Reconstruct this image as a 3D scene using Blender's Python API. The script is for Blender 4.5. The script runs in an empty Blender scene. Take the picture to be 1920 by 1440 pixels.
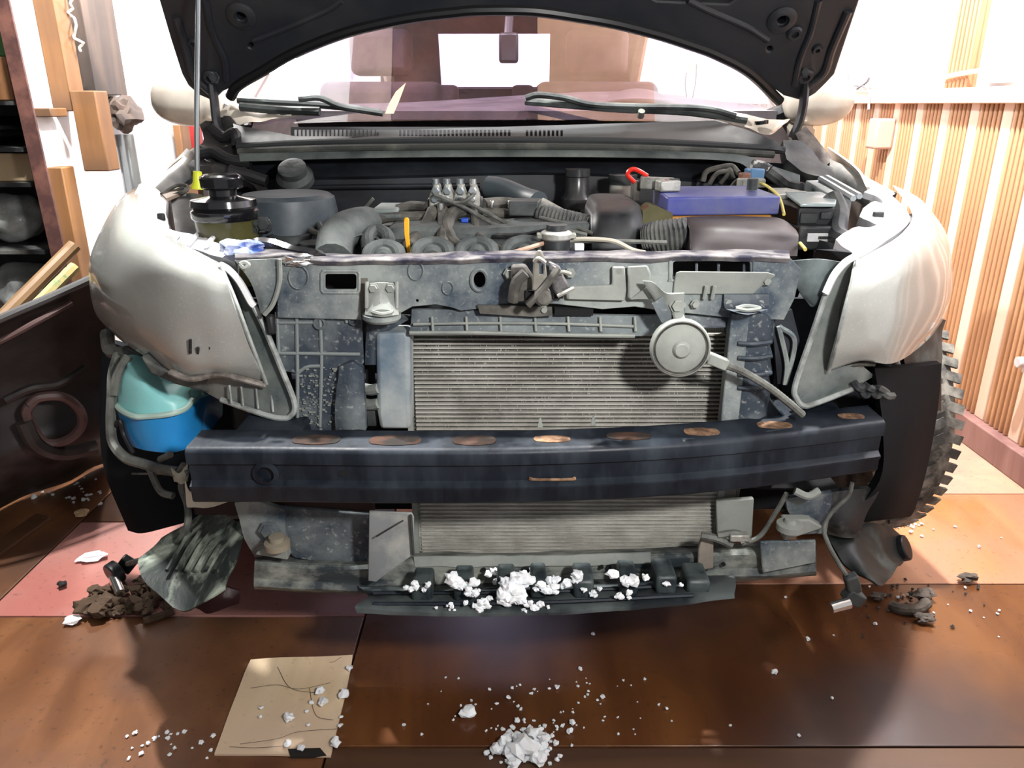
import bpy, bmesh, math, random
from mathutils import Vector, Matrix, noise
random.seed(7)
sc = bpy.context.scene
COL = sc.collection
R = math.radians
# ---------------------------------------------------------------- camera, light, exposure
FP = 1440.0; PIT = R(20); cP, sP = math.cos(PIT), math.sin(PIT); CH = 1.0
cam = bpy.data.cameras.new('camera'); cam.lens = 27.0; cam.sensor_width = 36.0; cam.clip_start = .02
camo = bpy.data.objects.new('camera', cam); COL.objects.link(camo)
camo.location = (0, 0, CH); camo.rotation_euler = (R(70), 0, 0)
sc.camera = camo
vs = sc.view_settings
vs.view_transform = 'Standard'; vs.look = 'None'; vs.gamma = 1; vs.use_curve_mapping = False
vs.exposure = 0.0
w = bpy.data.worlds.new('world'); sc.world = w; w.use_nodes = True
bg = w.node_tree.nodes['Background']; bg.inputs[0].default_value = (.90, .93, 1.0, 1); bg.inputs[1].default_value = .42
def area(name, loc, target, size, power, col=(1, 1, 1), sy=None):
    l = bpy.data.lights.new(name, 'AREA'); l.energy = power; l.color = col; l.size = size
    if sy: l.shape = 'RECTANGLE'; l.size_y = sy
    o = bpy.data.objects.new(name, l); COL.objects.link(o); o.location = loc
    o.rotation_euler = (Vector(target) - Vector(loc)).to_track_quat('-Z', 'Y').to_euler()
    return o
def point(name, loc, power, rad=.05, col=(1, 1, 1)):
    l = bpy.data.lights.new(name, 'POINT'); l.energy = power; l.color = col; l.shadow_soft_size = rad
    o = bpy.data.objects.new(name, l); COL.objects.link(o); o.location = loc
    return o
l = bpy.data.lights.new('work_lamp_front', 'SPOT'); l.energy = 92; l.color = (1, .985, .96); l.shadow_soft_size = .05; l.spot_size = R(78); l.spot_blend = 1.0
o = bpy.data.objects.new('work_lamp_front', l); COL.objects.link(o); o.location = (.42, .02, 1.22)
o.rotation_euler = (Vector((0, 1.12, .74)) - Vector(o.location)).to_track_quat('-Z', 'Y').to_euler()
area('ceiling_lamp_left', (-.69, 1.62, 2.55), (-.85, 1.5, 0),   .07, 120, (1, .985, .97))
area('ceiling_lamp_right', (.75, 1.62, 2.55), (.95, 1.5, 0),   .07, 135, (1, .985, .97))
point('fill_back', (0, 5.7, 1.9), 130, .06, (.9, .9, 1))  # added point light, brightens the back wall seen through the rear window
point('fill_rear_left', (-1.0, 2.75, 1.75), 100, .06, (1, .98, .95))  # added point light that whitens the left wall
point('fill_rear_right', (1.05, 2.9, 1.8), 60, .06, (1, .98, .95))  # added point light for the rear right wall and ceiling

# ---------------------------------------------------------------- helpers
def ray(px, py):
    u = (px - 960) / FP; v = (py - 720) / FP
    return Vector((u, cP - v * sP, -sP - v * cP))
def W(px, py, Y):
    r = ray(px, py); t = Y / r.y
    return Vector((r.x * t, Y, CH + r.z * t))
def G(px, py, z=0.0):
    r = ray(px, py); t = (z - CH) / r.z
    return Vector((r.x * t, r.y * t, z))
WL = {}
def thing(name, label, cat, loc, group=None):
    o = bpy.data.objects.new(name, None); COL.objects.link(o); o.location = loc
    o.empty_display_size = .05
    o['label'] = label; o['category'] = cat
    if group: o['group'] = group
    WL[o.name] = Vector(loc)
    return o
def psheet(bm, rows, nu=5, nv=5):
    g = [spl(r, nu) for r in rows]; cols = [spl(list(c), nv) for c in zip(*g)]
    f = [[bm.verts.new(cols[j][i]) for j in range(len(cols))] for i in range(len(cols[0]))]
    for i in range(len(f) - 1):
        for j in range(len(cols) - 1): bm.faces.new((f[i][j], f[i][j + 1], f[i + 1][j + 1], f[i + 1][j]))
def obj(name, bm, mat, parent=None, bev=0, smooth=32, label=None, cat=None, group=None, kind=None, sub=0, seg=2):
    bmesh.ops.remove_doubles(bm, verts=bm.verts, dist=1e-5)
    bmesh.ops.recalc_face_normals(bm, faces=bm.faces)
    me = bpy.data.meshes.new(name)
    if parent is not None: org = WL[parent.name]
    else:
        xs = [v.co.x for v in bm.verts]; ys = [v.co.y for v in bm.verts]; zs = [v.co.z for v in bm.verts]
        org = Vector(((min(xs) + max(xs)) / 2, (min(ys) + max(ys)) / 2, min(zs)))
    for v in bm.verts: v.co -= org
    bm.to_mesh(me); bm.free()
    mats = mat if isinstance(mat, (list, tuple)) else [mat]
    for m in mats: me.materials.append(m)
    if smooth:
        me.polygons.foreach_set('use_smooth', [True] * len(me.polygons))
        me.set_sharp_from_angle(angle=R(smooth))
    o = bpy.data.objects.new(name, me); COL.objects.link(o)
    if parent is not None: o.parent = parent
    else: o.location = org
    WL[o.name] = org.copy()
    if bev:
        md = o.modifiers.new('bevel', 'BEVEL'); md.width = bev; md.segments = seg; md.limit_method = 'ANGLE'; md.angle_limit = R(40)
        md.harden_normals = False
    if sub:
        md = o.modifiers.new('sub', 'SUBSURF'); md.levels = sub; md.render_levels = sub
    if label: o['label'] = label
    if cat: o['category'] = cat
    if group: o['group'] = group
    if kind: o['kind'] = kind
    return o
def struct(name, bm, mat, **k): return obj(name, bm, mat, kind='structure', **k)
def B(): return bmesh.new()
def box(bm, c, s, rot=None):
    M = Matrix.Translation(Vector(c))
    if rot is not None: M = M @ (rot.to_4x4() if isinstance(rot, Matrix) else Matrix.Rotation(rot, 4, 'Z'))
    M = M @ Matrix.Diagonal((s[0], s[1], s[2], 1))
    return bmesh.ops.create_cube(bm, size=1, matrix=M)['verts']
def bxx(bm, x0, x1, y0, y1, z0, z1):
    return box(bm, ((x0 + x1) / 2, (y0 + y1) / 2, (z0 + z1) / 2), (x1 - x0, y1 - y0, z1 - z0))
def pbox(bm, px0, px1, py0, py1, Y, dY):
    """box whose front face fills px0..px1, py0..py1 at depth Y"""
    a = W(px0, py0, Y); b = W(px1, py1, Y)
    return bxx(bm, a.x, b.x, Y, Y + dY, b.z, a.z)
def frame(d):
    d = d.normalized(); a = Vector((0, 0, 1)) if abs(d.z) < .9 else Vector((1, 0, 0))
    s = d.cross(a).normalized(); return s, s.cross(d).normalized()
def lathe(bm, c, axis, prof, n=28, caps=True):
    axis = Vector(axis).normalized(); s, t = frame(axis); c = Vector(c); rings = []
    for (r, h) in prof:
        rings.append([bm.verts.new(c + axis * h + (s * math.cos(2 * math.pi * k / n) + t * math.sin(2 * math.pi * k / n)) * max(r, 1e-4)) for k in range(n)])
    for i in range(len(rings) - 1):
        for k in range(n):
            bm.faces.new((rings[i][k], rings[i][(k + 1) % n], rings[i + 1][(k + 1) % n], rings[i + 1][k]))
    if caps:
        bm.faces.new(rings[0]); bm.faces.new(rings[-1])
def cyl(bm, a, b, r0, r1=None, n=16):
    a = Vector(a); b = Vector(b); lathe(bm, a, b - a, [(r0, 0), (r0 if r1 is None else r1, (b - a).length)], n)
def cr(p0, p1, p2, p3, t):
    return .5 * ((2 * p1) + (-p0 + p2) * t + (2 * p0 - 5 * p1 + 4 * p2 - p3) * t * t + (-p0 + 3 * p1 - 3 * p2 + p3) * t ** 3)
def spl(pts, n=6):
    pts = [Vector(p) for p in pts]
    if len(pts) < 3: return [pts[0].lerp(pts[1], i / n) for i in range(n + 1)]
    e = [2 * pts[0] - pts[1]] + pts + [2 * pts[-1] - pts[-2]]; out = []
    for i in range(1, len(e) - 2):
        for k in range(n): out.append(cr(e[i - 1], e[i], e[i + 1], e[i + 2], k / n))
    out.append(pts[-1]); return out
def tube(bm, pts, r, n=10, seg=6, rib=0, flat=1.0):
    P = spl(pts, seg); d = (P[1] - P[0]).normalized(); s, t = frame(d); prev = None
    for i, p in enumerate(P):
        dd = (P[min(i + 1, len(P) - 1)] - P[max(i - 1, 0)])
        if dd.length > 1e-7: d = dd.normalized()
        s = (s - d * s.dot(d)).normalized(); t = d.cross(s)
        rr = r(i / (len(P) - 1)) if callable(r) else r
        if rib: rr *= 1 + rib * (i % 2)
        ring = [bm.verts.new(p + (s * math.cos(2 * math.pi * k / n) + t * math.sin(2 * math.pi * k / n) * flat) * rr) for k in range(n)]
        if prev:
            for k in range(n): bm.faces.new((prev[k], prev[(k + 1) % n], ring[(k + 1) % n], ring[k]))
        else: bm.faces.new(ring)
        prev = ring
    bm.faces.new(prev)
def patch(bm, rows, off=(0, .003, 0), nu=5, nv=5, jit=0, js=8.0):
    off = Vector(off)
    g = [spl(r, nu) for r in rows]; cols = list(zip(*g)); cols = [spl(list(c), nv) for c in cols]
    nr = len(cols[0]); nc = len(cols); f = []; b = []
    for i in range(nr):
        fr = []; br = []
        for j in range(nc):
            p = cols[j][i]
            if jit: p = p + noise.noise_vector(p * js) * jit
            fr.append(bm.verts.new(p)); br.append(bm.verts.new(p + off))
        f.append(fr); b.append(br)
    for i in range(nr - 1):
        for j in range(nc - 1):
            bm.faces.new((f[i][j], f[i][j + 1], f[i + 1][j + 1], f[i + 1][j])); bm.faces.new((b[i + 1][j], b[i + 1][j + 1], b[i][j + 1], b[i][j]))
    for i in range(nr - 1):
        bm.faces.new((f[i][0], f[i + 1][0], b[i + 1][0], b[i][0])); bm.faces.new((f[i + 1][-1], f[i][-1], b[i][-1], b[i + 1][-1]))
    for j in range(nc - 1):
        bm.faces.new((f[0][j + 1], f[0][j], b[0][j], b[0][j + 1])); bm.faces.new((f[-1][j], f[-1][j + 1], b[-1][j + 1], b[-1][j]))
    return cols
def prism(bm, outer, off, holes=()):
    """extruded planar polygon (3d points) with holes"""
    es = []
    for loop in [outer] + list(holes):
        vv = [bm.verts.new(Vector(p)) for p in loop]
        for i in range(len(vv)): es.append(bm.edges.new((vv[i], vv[(i + 1) % len(vv)])))
    r = bmesh.ops.triangle_fill(bm, use_beauty=True, use_dissolve=False, edges=es)
    fs = [g for g in r['geom'] if isinstance(g, bmesh.types.BMFace)]
    r = bmesh.ops.extrude_face_region(bm, geom=fs, use_keep_orig=True)
    bmesh.ops.translate(bm, verts=[g for g in r['geom'] if isinstance(g, bmesh.types.BMVert)], vec=Vector(off))
def circ(cx, cy, rx, ry=None, n=16):
    ry = rx if ry is None else ry
    return [(cx + rx * math.cos(2 * math.pi * k / n), cy + ry * math.sin(2 * math.pi * k / n)) for k in range(n)]
def rrect(x0, y0, x1, y1, r=6, n=3):
    out = []
    for cx, cy, a in ((x1 - r, y1 - r, 0), (x0 + r, y1 - r, 90), (x0 + r, y0 + r, 180), (x1 - r, y0 + r, 270)):
        for k in range(n + 1):
            t = R(a + 90 * k / n); out.append((cx + r * math.cos(t), cy + r * math.sin(t)))
    return out
def plate(bm, pts, Y, th=.003, holes=(), off=None):
    f = Y if callable(Y) else (lambda x, y: Y)
    m = lambda L: [W(x, y, f(x, y)) for x, y in L]
    prism(bm, m(pts), off or (0, th, 0), [m(h) for h in holes])
def bolt(bm, px, py, Y, r=.008, h=.006):
    c = W(px, py, Y); lathe(bm, c, (0, -1, 0), [(r * 1.35, 0), (r * 1.35, h * .3), (r, h * .35), (r * .95, h), (0, h)], 6 if r > .005 else 8)
def quad(bm, a, b, c, d, th=.01):
    prism(bm, [a, b, c, d], (0, 0, -th))
def blob(bm, c, r, amp=.35, fr=1.7, sub=2, sq=(1, 1, 1), seed=0):
    vs_ = bmesh.ops.create_icosphere(bm, subdivisions=sub, radius=1)['verts']
    for v in vs_:
        n_ = noise.noise(v.co * fr + Vector((seed * 3.1, seed * 1.7, 0)))
        k = 1 + amp * n_ * 2
        v.co = Vector((v.co.x * sq[0], v.co.y * sq[1], v.co.z * sq[2])) * r * k + Vector(c)
def copy(o, loc, rz=0, s=1, label=None):
    c = o.copy(); COL.objects.link(c); c.location = loc; c.rotation_euler = (0, 0, rz)
    c.scale = (s, s, s) if not isinstance(s, tuple) else s
    if label: c['label'] = label
    return c

# ---------------------------------------------------------------- materials
MC = {}
def mat(name, base, rough=.5, metal=0, spec=.5, b2=None, sc_=6.0, lo=.42, hi=.62, stretch=(1, 1, 1), det=6, bump=0, bsc=60, r2=None, fine=0, fsc=220, fcol=None, coat=0, trans=0, ior=1.45, alpha=1, sub=0, dist=0):
    if name in MC: return MC[name]
    m = bpy.data.materials.new(name); m.use_nodes = True; MC[name] = m
    N = m.node_tree.nodes; L = m.node_tree.links; p = N['Principled BSDF']
    p.inputs['Base Color'].default_value = (*base, 1); p.inputs['Roughness'].default_value = rough; p.inputs['Metallic'].default_value = metal
    p.inputs['Specular IOR Level'].default_value = spec; p.inputs['Coat Weight'].default_value = coat; p.inputs['Coat Roughness'].default_value = .06
    p.inputs['Transmission Weight'].default_value = trans; p.inputs['IOR'].default_value = ior; p.inputs['Alpha'].default_value = alpha
    if sub: p.inputs['Subsurface Weight'].default_value = sub; p.inputs['Subsurface Scale'].default_value = .02
    tc = N.new('ShaderNodeTexCoord'); mp = N.new('ShaderNodeMapping'); L.new(tc.outputs['Object'], mp.inputs[0]); mp.inputs['Scale'].default_value = stretch
    colsock = None
    if b2:
        n = N.new('ShaderNodeTexNoise'); n.inputs['Scale'].default_value = sc_; n.inputs['Detail'].default_value = det; n.inputs['Roughness'].default_value = .62; n.inputs['Distortion'].default_value = dist
        L.new(mp.outputs[0], n.inputs['Vector'])
        r = N.new('ShaderNodeMapRange'); r.inputs[1].default_value = lo; r.inputs[2].default_value = hi; L.new(n.outputs[0], r.inputs[0])
        mx = N.new('ShaderNodeMix'); mx.data_type = 'RGBA'; mx.inputs[6].default_value = (*base, 1); mx.inputs[7].default_value = (*b2, 1)
        L.new(r.outputs[0], mx.inputs[0]); colsock = mx.outputs[2]
        if r2 is not None:
            q = N.new('ShaderNodeMapRange'); q.inputs[3].default_value = rough; q.inputs[4].default_value = r2; L.new(r.outputs[0], q.inputs[0]); L.new(q.outputs[0], p.inputs['Roughness'])
    if fine:
        n2 = N.new('ShaderNodeTexNoise'); n2.inputs['Scale'].default_value = fsc; n2.inputs['Detail'].default_value = 2; L.new(mp.outputs[0], n2.inputs['Vector'])
        r2_ = N.new('ShaderNodeMapRange'); r2_.inputs[1].default_value = .60; r2_.inputs[2].default_value = .72; r2_.inputs[4].default_value = fine; L.new(n2.outputs[0], r2_.inputs[0])
        mx2 = N.new('ShaderNodeMix'); mx2.data_type = 'RGBA'
        if colsock: L.new(colsock, mx2.inputs[6])
        else: mx2.inputs[6].default_value = (*base, 1)
        mx2.inputs[7].default_value = (*(fcol or (.5, .5, .47)), 1); L.new(r2_.outputs[0], mx2.inputs[0]); colsock = mx2.outputs[2]
    if colsock: L.new(colsock, p.inputs['Base Color'])
    if bump:
        n3 = N.new('ShaderNodeTexNoise'); n3.inputs['Scale'].default_value = bsc; n3.inputs['Detail'].default_value = 4; L.new(mp.outputs[0], n3.inputs['Vector'])
        bp = N.new('ShaderNodeBump'); bp.inputs['Strength'].default_value = bump; bp.inputs['Distance'].default_value = .004; L.new(n3.outputs[0], bp.inputs['Height']); L.new(bp.outputs[0], p.inputs['Normal'])
    return m
DUST = (.30, .31, .285); NAVY = (.012, .018, .028); BLK = (.008, .009, .010)
M_slam = mat('dusty_panel', (.030, .046, .066), .5, b2=(.25, .272, .258), sc_=4.5, lo=.43, hi=.60, r2=.9, bump=.15, bsc=90, fine=.25)
M_dust = mat('thick_dust', (.145, .158, .148), .9, b2=(.25, .265, .24), sc_=9, lo=.3, hi=.6, bump=.15, bsc=110)
M_shroud = mat('dusty_shroud', (.028, .038, .052), .55, b2=(.19, .215, .215), sc_=5, lo=.42, hi=.66, r2=.9, bump=.3, bsc=70, fine=.3, fsc=130)
M_beam = mat('beam_paint', (.006, .009, .014), .42, spec=.3, b2=(.026, .034, .045), sc_=9, lo=.45, hi=.75, stretch=(1.6, 1, .5), r2=.6, bump=.08, bsc=80)
M_blk = mat('black_plastic', (.010, .011, .013), .42, b2=(.05, .055, .055), sc_=7, lo=.5, hi=.75, r2=.8)
M_blkd = mat('dusty_black', (.016, .018, .020), .5, b2=(.16, .165, .15), sc_=10, lo=.46, hi=.7, r2=.9, bump=.15)
M_bay = mat("bay_metal", (.005, .006, .009), .55, b2=(.022, .028, .036), sc_=5, lo=.45, hi=.7, stretch=(1, 1, 2))
M_eng = mat('engine_dust', (.035, .042, .043), .7, b2=(.12, .135, .13), sc_=12, lo=.35, hi=.65, bump=.3, bsc=120)
M_engd = mat("engine_dark", (.016, .019, .020), .6, b2=(.065, .073, .073), sc_=14, lo=.4, hi=.7, bump=.2, bsc=90)
M_alu = mat('dusty_alu', (.45, .45, .42), .45, .6, b2=(.25, .25, .22), sc_=30, lo=.4, hi=.6, r2=.8)
M_tube = mat('condenser_tube', (.42, .41, .37), .55, .1, b2=(.26, .25, .22), sc_=16, lo=.4, hi=.65, fine=.3)
M_lens = mat('clouded_lens', (.42, .432, .405), .16, b2=(.34, .348, .325), sc_=3.0, lo=.35, hi=.7, r2=.26, spec=.55, coat=.5, fine=.22, fsc=330, fcol=(.72, .70, .65))
M_clear = mat('dirty_clear_plastic', (.075, .095, .095), .25, b2=(.24, .255, .235), sc_=10, lo=.38, hi=.68, r2=.6, alpha=.88, coat=.3)
M_rim = mat('lens_rim', (.33, .35, .34), .35, b2=(.16, .17, .16), sc_=25)
M_white = mat('white_plastic', (.72, .72, .73), .35, b2=(.55, .55, .56), sc_=15)
M_cream = mat('cream_paint', (.52, .47, .40), .25, .15, coat=.6, b2=(.42, .37, .31), sc_=5, fine=.2)
M_hood = mat('bonnet_underside', (.018, .021, .027), .42, b2=(.034, .034, .036), sc_=6, lo=.42, hi=.7, r2=.6, coat=.15)
M_cowl = mat('cowl_plastic', (.014, .016, .018), .6, b2=(.028, .031, .032), sc_=5, r2=.8)
M_seal = mat('rubber_seal', (.03, .032, .028), .7, b2=(.12, .12, .10), sc_=9, lo=.45, hi=.7)
M_rub = mat('rubber', (.012, .012, .013), .55)
M_hose = mat('dusty_hose', (.045, .042, .037), .75, b2=(.11, .105, .09), sc_=25, bump=.1)
M_tyre = mat('tyre_rubber', (.07, .067, .062), .85, b2=(.30, .28, .24), sc_=22, lo=.4, hi=.62, bump=.3)
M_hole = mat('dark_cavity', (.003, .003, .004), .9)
M_rust = mat('rust', (.07, .035, .018), .9, b2=(.24, .14, .08), sc_=45, lo=.4, hi=.6)
M_blue = mat('washer_blue', (.02, .24, .62), .28, sub=.25, b2=(.03, .33, .72), sc_=4)
M_teal = mat('washer_teal', (.36, .74, .70), .35, sub=.25, b2=(.28, .66, .66), sc_=6)
M_grey = mat('grey_hose', (.13, .135, .12), .7, b2=(.06, .06, .055), sc_=30)
M_bat = mat('battery_blue', (.045, .055, .26), .32, b2=(.10, .11, .22), sc_=6)
M_bator = mat('battery_orange', (.62, .24, .02), .45, b2=(.42, .20, .05), sc_=12)
M_brown = mat('duct_brown', (.020, .015, .016), .42, b2=(.035, .027, .027), sc_=5, spec=.25, r2=.6)
M_red = mat('red_wire', (.65, .02, .01), .35)
M_yel = mat('yellow_plastic', (.72, .78, .04), .35)
M_ochre = mat('dipstick_yellow', (.75, .38, .02), .35)
M_ywire = mat('yellow_wire', (.6, .5, .12), .5)
M_chrome = mat('bright_metal', (.75, .75, .73), .18, .95)
M_steel = mat('prop_steel', (.30, .33, .34), .3, .85)
M_snow = mat('snow', (.90, .91, .93), .6, sub=.1, bump=.4, bsc=200)
M_mud = mat('mud', (.055, .034, .02), .95, b2=(.12, .075, .045), sc_=25, bump=.5, bsc=150)
M_mudg = mat('grey_mud', (.11, .09, .075), .95, b2=(.05, .04, .03), sc_=30, bump=.5, bsc=150)
M_shield = mat('muddy_shield', (.012, .017, .015), .6, b2=(.30, .34, .28), sc_=13, lo=.47, hi=.66, r2=.95, stretch=(1.6, .6, 1), bump=.4, bsc=60, dist=.6)
M_olive = mat('smoky_olive_tank', (.045, .042, .012), .22, b2=(.08, .075, .03), sc_=9)
M_clean = mat('clean_black', (.006, .006, .007), .16, coat=.5)
M_slot = M_hole
def wood(name, c1, c2, c3=None, grain=(12, 1.2, 12), rough=.35, r2=.6, coat=0, blotch=2.0, spk=0):
    m = bpy.data.materials.new(name); m.use_nodes = True; N = m.node_tree.nodes; L = m.node_tree.links; p = N['Principled BSDF']
    tc = N.new('ShaderNodeTexCoord'); mp = N.new('ShaderNodeMapping'); mp.inputs['Scale'].default_value = grain; L.new(tc.outputs['Object'], mp.inputs[0])
    n = N.new('ShaderNodeTexNoise'); n.inputs['Scale'].default_value = 1.0; n.inputs['Detail'].default_value = 7; n.inputs['Distortion'].default_value = .7; L.new(mp.outputs[0], n.inputs['Vector'])
    mr = N.new('ShaderNodeMapRange'); mr.inputs[1].default_value = .35; mr.inputs[2].default_value = .65; L.new(n.outputs[0], mr.inputs[0])
    mx = N.new('ShaderNodeMix'); mx.data_type = 'RGBA'; mx.inputs[6].default_value = (*c1, 1); mx.inputs[7].default_value = (*c2, 1); L.new(mr.outputs[0], mx.inputs[0])
    cs = mx.outputs[2]
    n2 = N.new('ShaderNodeTexNoise'); n2.inputs['Scale'].default_value = blotch; n2.inputs['Detail'].default_value = 4; L.new(tc.outputs['Object'], n2.inputs['Vector'])
    mr2 = N.new('ShaderNodeMapRange'); mr2.inputs[1].default_value = .42; mr2.inputs[2].default_value = .62; L.new(n2.outputs[0], mr2.inputs[0])
    if c3:
        mx2 = N.new('ShaderNodeMix'); mx2.data_type = 'RGBA'; L.new(cs, mx2.inputs[6]); mx2.inputs[7].default_value = (*c3, 1); L.new(mr2.outputs[0], mx2.inputs[0]); cs = mx2.outputs[2]
    if spk:
        n4 = N.new('ShaderNodeTexNoise'); n4.inputs['Scale'].default_value = 90; n4.inputs['Detail'].default_value = 3; L.new(tc.outputs['Object'], n4.inputs['Vector'])
        mr4 = N.new('ShaderNodeMapRange'); mr4.inputs[1].default_value = .62; mr4.inputs[2].default_value = .72; mr4.inputs[4].default_value = spk; L.new(n4.outputs[0], mr4.inputs[0])
        mx4 = N.new('ShaderNodeMix'); mx4.data_type = 'RGBA'; L.new(cs, mx4.inputs[6]); mx4.inputs[7].default_value = (.03, .018, .012, 1); L.new(mr4.outputs[0], mx4.inputs[0]); cs = mx4.outputs[2]
    L.new(cs, p.inputs['Base Color'])
    q = N.new('ShaderNodeMapRange'); q.inputs[3].default_value = rough; q.inputs[4].default_value = r2; L.new(mr2.outputs[0], q.inputs[0]); L.new(q.outputs[0], p.inputs['Roughness'])
    p.inputs['Coat Weight'].default_value = coat; p.inputs['Coat Roughness'].default_value = .15
    bp = N.new('ShaderNodeBump'); bp.inputs['Strength'].default_value = .12; bp.inputs['Distance'].default_value = .003; L.new(n.outputs[0], bp.inputs['Height']); L.new(bp.outputs[0], p.inputs['Normal'])
    return m
F_or = wood('floor_orange', (.115, .045, .018), (.20, .085, .036), (.065, .028, .015), (9, 3, 9), .35, .55, 0, 2.2, .5)
F_pk = wood('floor_pink', (.34, .12, .10), (.40, .17, .14), (.30, .14, .12), (4, 4, 4), .35, .5, .2, 2.5, .4)
F_dk = wood('floor_varnish', (.085, .030, .012), (.16, .062, .020), (.035, .016, .012), (7, 1.3, 7), .26, .42, .25, 1.8, .3)
F_rt = wood('floor_orange_gloss', (.36, .13, .045), (.50, .22, .085), (.40, .20, .13), (9, 1.5, 9), .22, .4, .35, 2.0, .35)
F_pl = wood('floor_pale', (.50, .30, .20), (.62, .42, .28), (.36, .24, .19), (3, 6, 3), .4, .6, .1, 3, .3)
F_bt = wood('floor_strip', (.06, .028, .016), (.10, .048, .022), None, (1.5, 12, 3), .35, .5)
W_plk = wood('plank_larch', (.78, .56, .42), (.84, .64, .50), (.80, .58, .46), (16, 16, 1.2), .5, .6, 0, 2)
W_rib = wood('ribbed_larch', (.46, .24, .12), (.58, .34, .18), (.40, .20, .10), (16, 16, 1.0), .5, .6, 0, 2)
W_grv = wood('groove_wood', (.12, .05, .02), (.18, .08, .035))
W_base = wood('skirting_wood', (.22, .11, .10), (.32, .18, .16), None, (14, 14, 3), .5, .6)
W_post = wood('post_wood', (.17, .075, .025), (.27, .13, .045), (.09, .05, .03), (14, 14, 1.5), .6, .7)
W_grey = wood('weathered_wood', (.05, .038, .032), (.11, .075, .055), (.03, .022, .018), (14, 14, 1.5), .6, .7)
W_ceil = wood('ceiling_ply', (.66, .40, .28), (.78, .52, .38), (.50, .29, .20), (2.2, 1.2, 2.2), .6, .7, 0, 1.6)
W_cdk = wood('ceiling_dark', (.10, .04, .03), (.16, .07, .05), (.05, .03, .03), (3, 1.2, 3), .6, .7, 0, 2)
W_box = wood('card_beige', (.68, .50, .31), (.76, .59, .39), (.64, .48, .34), (18, 1.5, 8), .6, .7, 0, 3, .15)
# ------------------------------------------------ floor sheets
def sheet(x0, x1, y0, y1, m, dz=0, skew=(0, 0)):
    b = B(); bxx(b, x0 + .002, x1 - .002, y0 + .002, y1 - .002, -.02, dz)
    return struct('floor', b, m, bev=.0015)
sheet(-3, -.305, .2, 1.335, F_or)
sheet(-.305, 1.6, .99, 1.45, F_dk)
sheet(-.305, 1.6, .2, .99, F_bt)
sheet(-1.10, -.305, 1.335, 1.72, F_pk)
sheet(-3, -1.10, 1.335, 6.6, F_or)
sheet(-1.10, -.305, 1.72, 6.6, F_dk)
sheet(-.305, 1.6, 1.45, 1.87, F_rt)
sheet(-.305, 1.6, 1.87, 6.6, F_pl)
b = B(); bxx(b, -3.2, 1.7, -1.5, 6.8, -.08, -.02); struct('floor', b, mat('sub_floor', (.02, .012, .01), .9))
b = B(); bxx(b, -3, 1.6, -1.5, .2, -.02, 0); struct('floor', b, F_bt)
# strip at far left
b = B(); prism(b, [G(-200, 1190), G(-40, 1075), G(97, 975), G(70, 968), G(-60, 1060), G(-230, 1150)], (0, 0, .010)); 
struct('trim_1', b, F_bt, bev=.002)
# ------------------------------------------------ right wall
XW = 1.445
M_wht = mat('white_foam', (.82, .81, .80), .7, b2=(.74, .73, .74), sc_=3, bump=.1, bsc=20)
M_foil = mat('crinkled_film', (.68, .68, .74), .32, .2, b2=(.50, .50, .58), sc_=6, bump=.9, bsc=14)
b = B(); bxx(b, XW + .03, XW + .13, -1.5, 6.6, 0, 2.62); struct('wall_right', b, M_wht)
per = .172
for k in range(31):
    y = 1.20 + k * per; y1 = y + .118
    b = B()
    for r in range(5):
        bxx(b, XW, XW + .025, y + r * .0236 + .0048, y + (r + 1) * .0236 - .0048, .085, 1.01)
    
    rp = obj('ribbed_plank', b, W_rib, bev=.004, label='ribbed larch decking plank with grooves on the right wall, between plain planks', cat='plank', group='ribbed planks of the right wall')
    b = B(); bxx(b, XW + .012, XW + .03, y, y1, .085, 1.01); obj('groove_bed', b, W_grv, rp)
    b = B(); bxx(b, XW + .002, XW + .03, y1 + .003, y + per - .003, .085, 1.01)
    obj('plain_plank', b, W_plk, bev=.003, label='narrow smooth pale plank on the right wall, between ribbed planks', cat='plank', group='plain planks of the right wall')
b = B(); bxx(b, XW - .03, XW + .03, -.6, 6.5, 1.003, 1.05); struct('trim_2', b, W_plk, bev=.003)
b = B(); bxx(b, XW - .03, XW + .02, -.6, 6.5, 0, .085); struct('baseboard_right', b, W_base, bev=.004)
b = B()
for r in range(6): bxx(b, XW, XW + .022, 2.62 + r * .0236, 2.62 + (r + 1) * .0236 - .007, 1.05, 2.6)
bxx(b, XW + .012, XW + .03, 2.62, 2.76, 1.05, 2.6)
obj('wall_batten', b, W_rib, bev=.002, label='single ribbed wooden batten above the right wall rail', cat='batten')
b = B(); rows = []
for i in range(9):
    rows.append([Vector((XW + .012, 1.2 + j * .17, 1.06 + i * .19)) for j in range(9)])
patch(b, rows, (.006, 0, 0), 4, 4, jit=.02, js=5)
obj('plastic_film', b, M_foil, label='crinkled silvery plastic film on the upper right wall', cat='film')
b = B(); P = [(XW - .012, 1.9, 1.085), (XW - .02, 2.1, 1.083), (XW - .015, 2.3, 1.1), (XW - .012, 2.6, 1.095), (XW - .012, 2.8, 1.08), (XW - .01, 3.05, 1.07), (XW - .01, 3.4, 1.06)]
tube(b, P, .0075, 8)
obj('wall_cable', b, M_white, label='white cable running along the top of the right wall rail', cat='cable')
b = B(); tube(b, [(XW - .04, 3.3, 1.36), (XW - .04, 3.32, 1.2), (XW - .04, 3.25, 1.1), (XW - .04, 3.35, 1.06)], .005, 6); tube(b, [(XW - .04, 3.5, 1.19), (XW - .05, 3.45, 1.14), (XW - .04, 3.4, 1.08), (XW - .04, 3.25, 1.06), (XW - .045, 3.2, .98)], .005, 6)
obj('loose_wire', b, mat('grey_wire', (.25, .25, .27), .5), label='thin loose grey wires curling up near the car mirror on the right wall', cat='wire')
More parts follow.
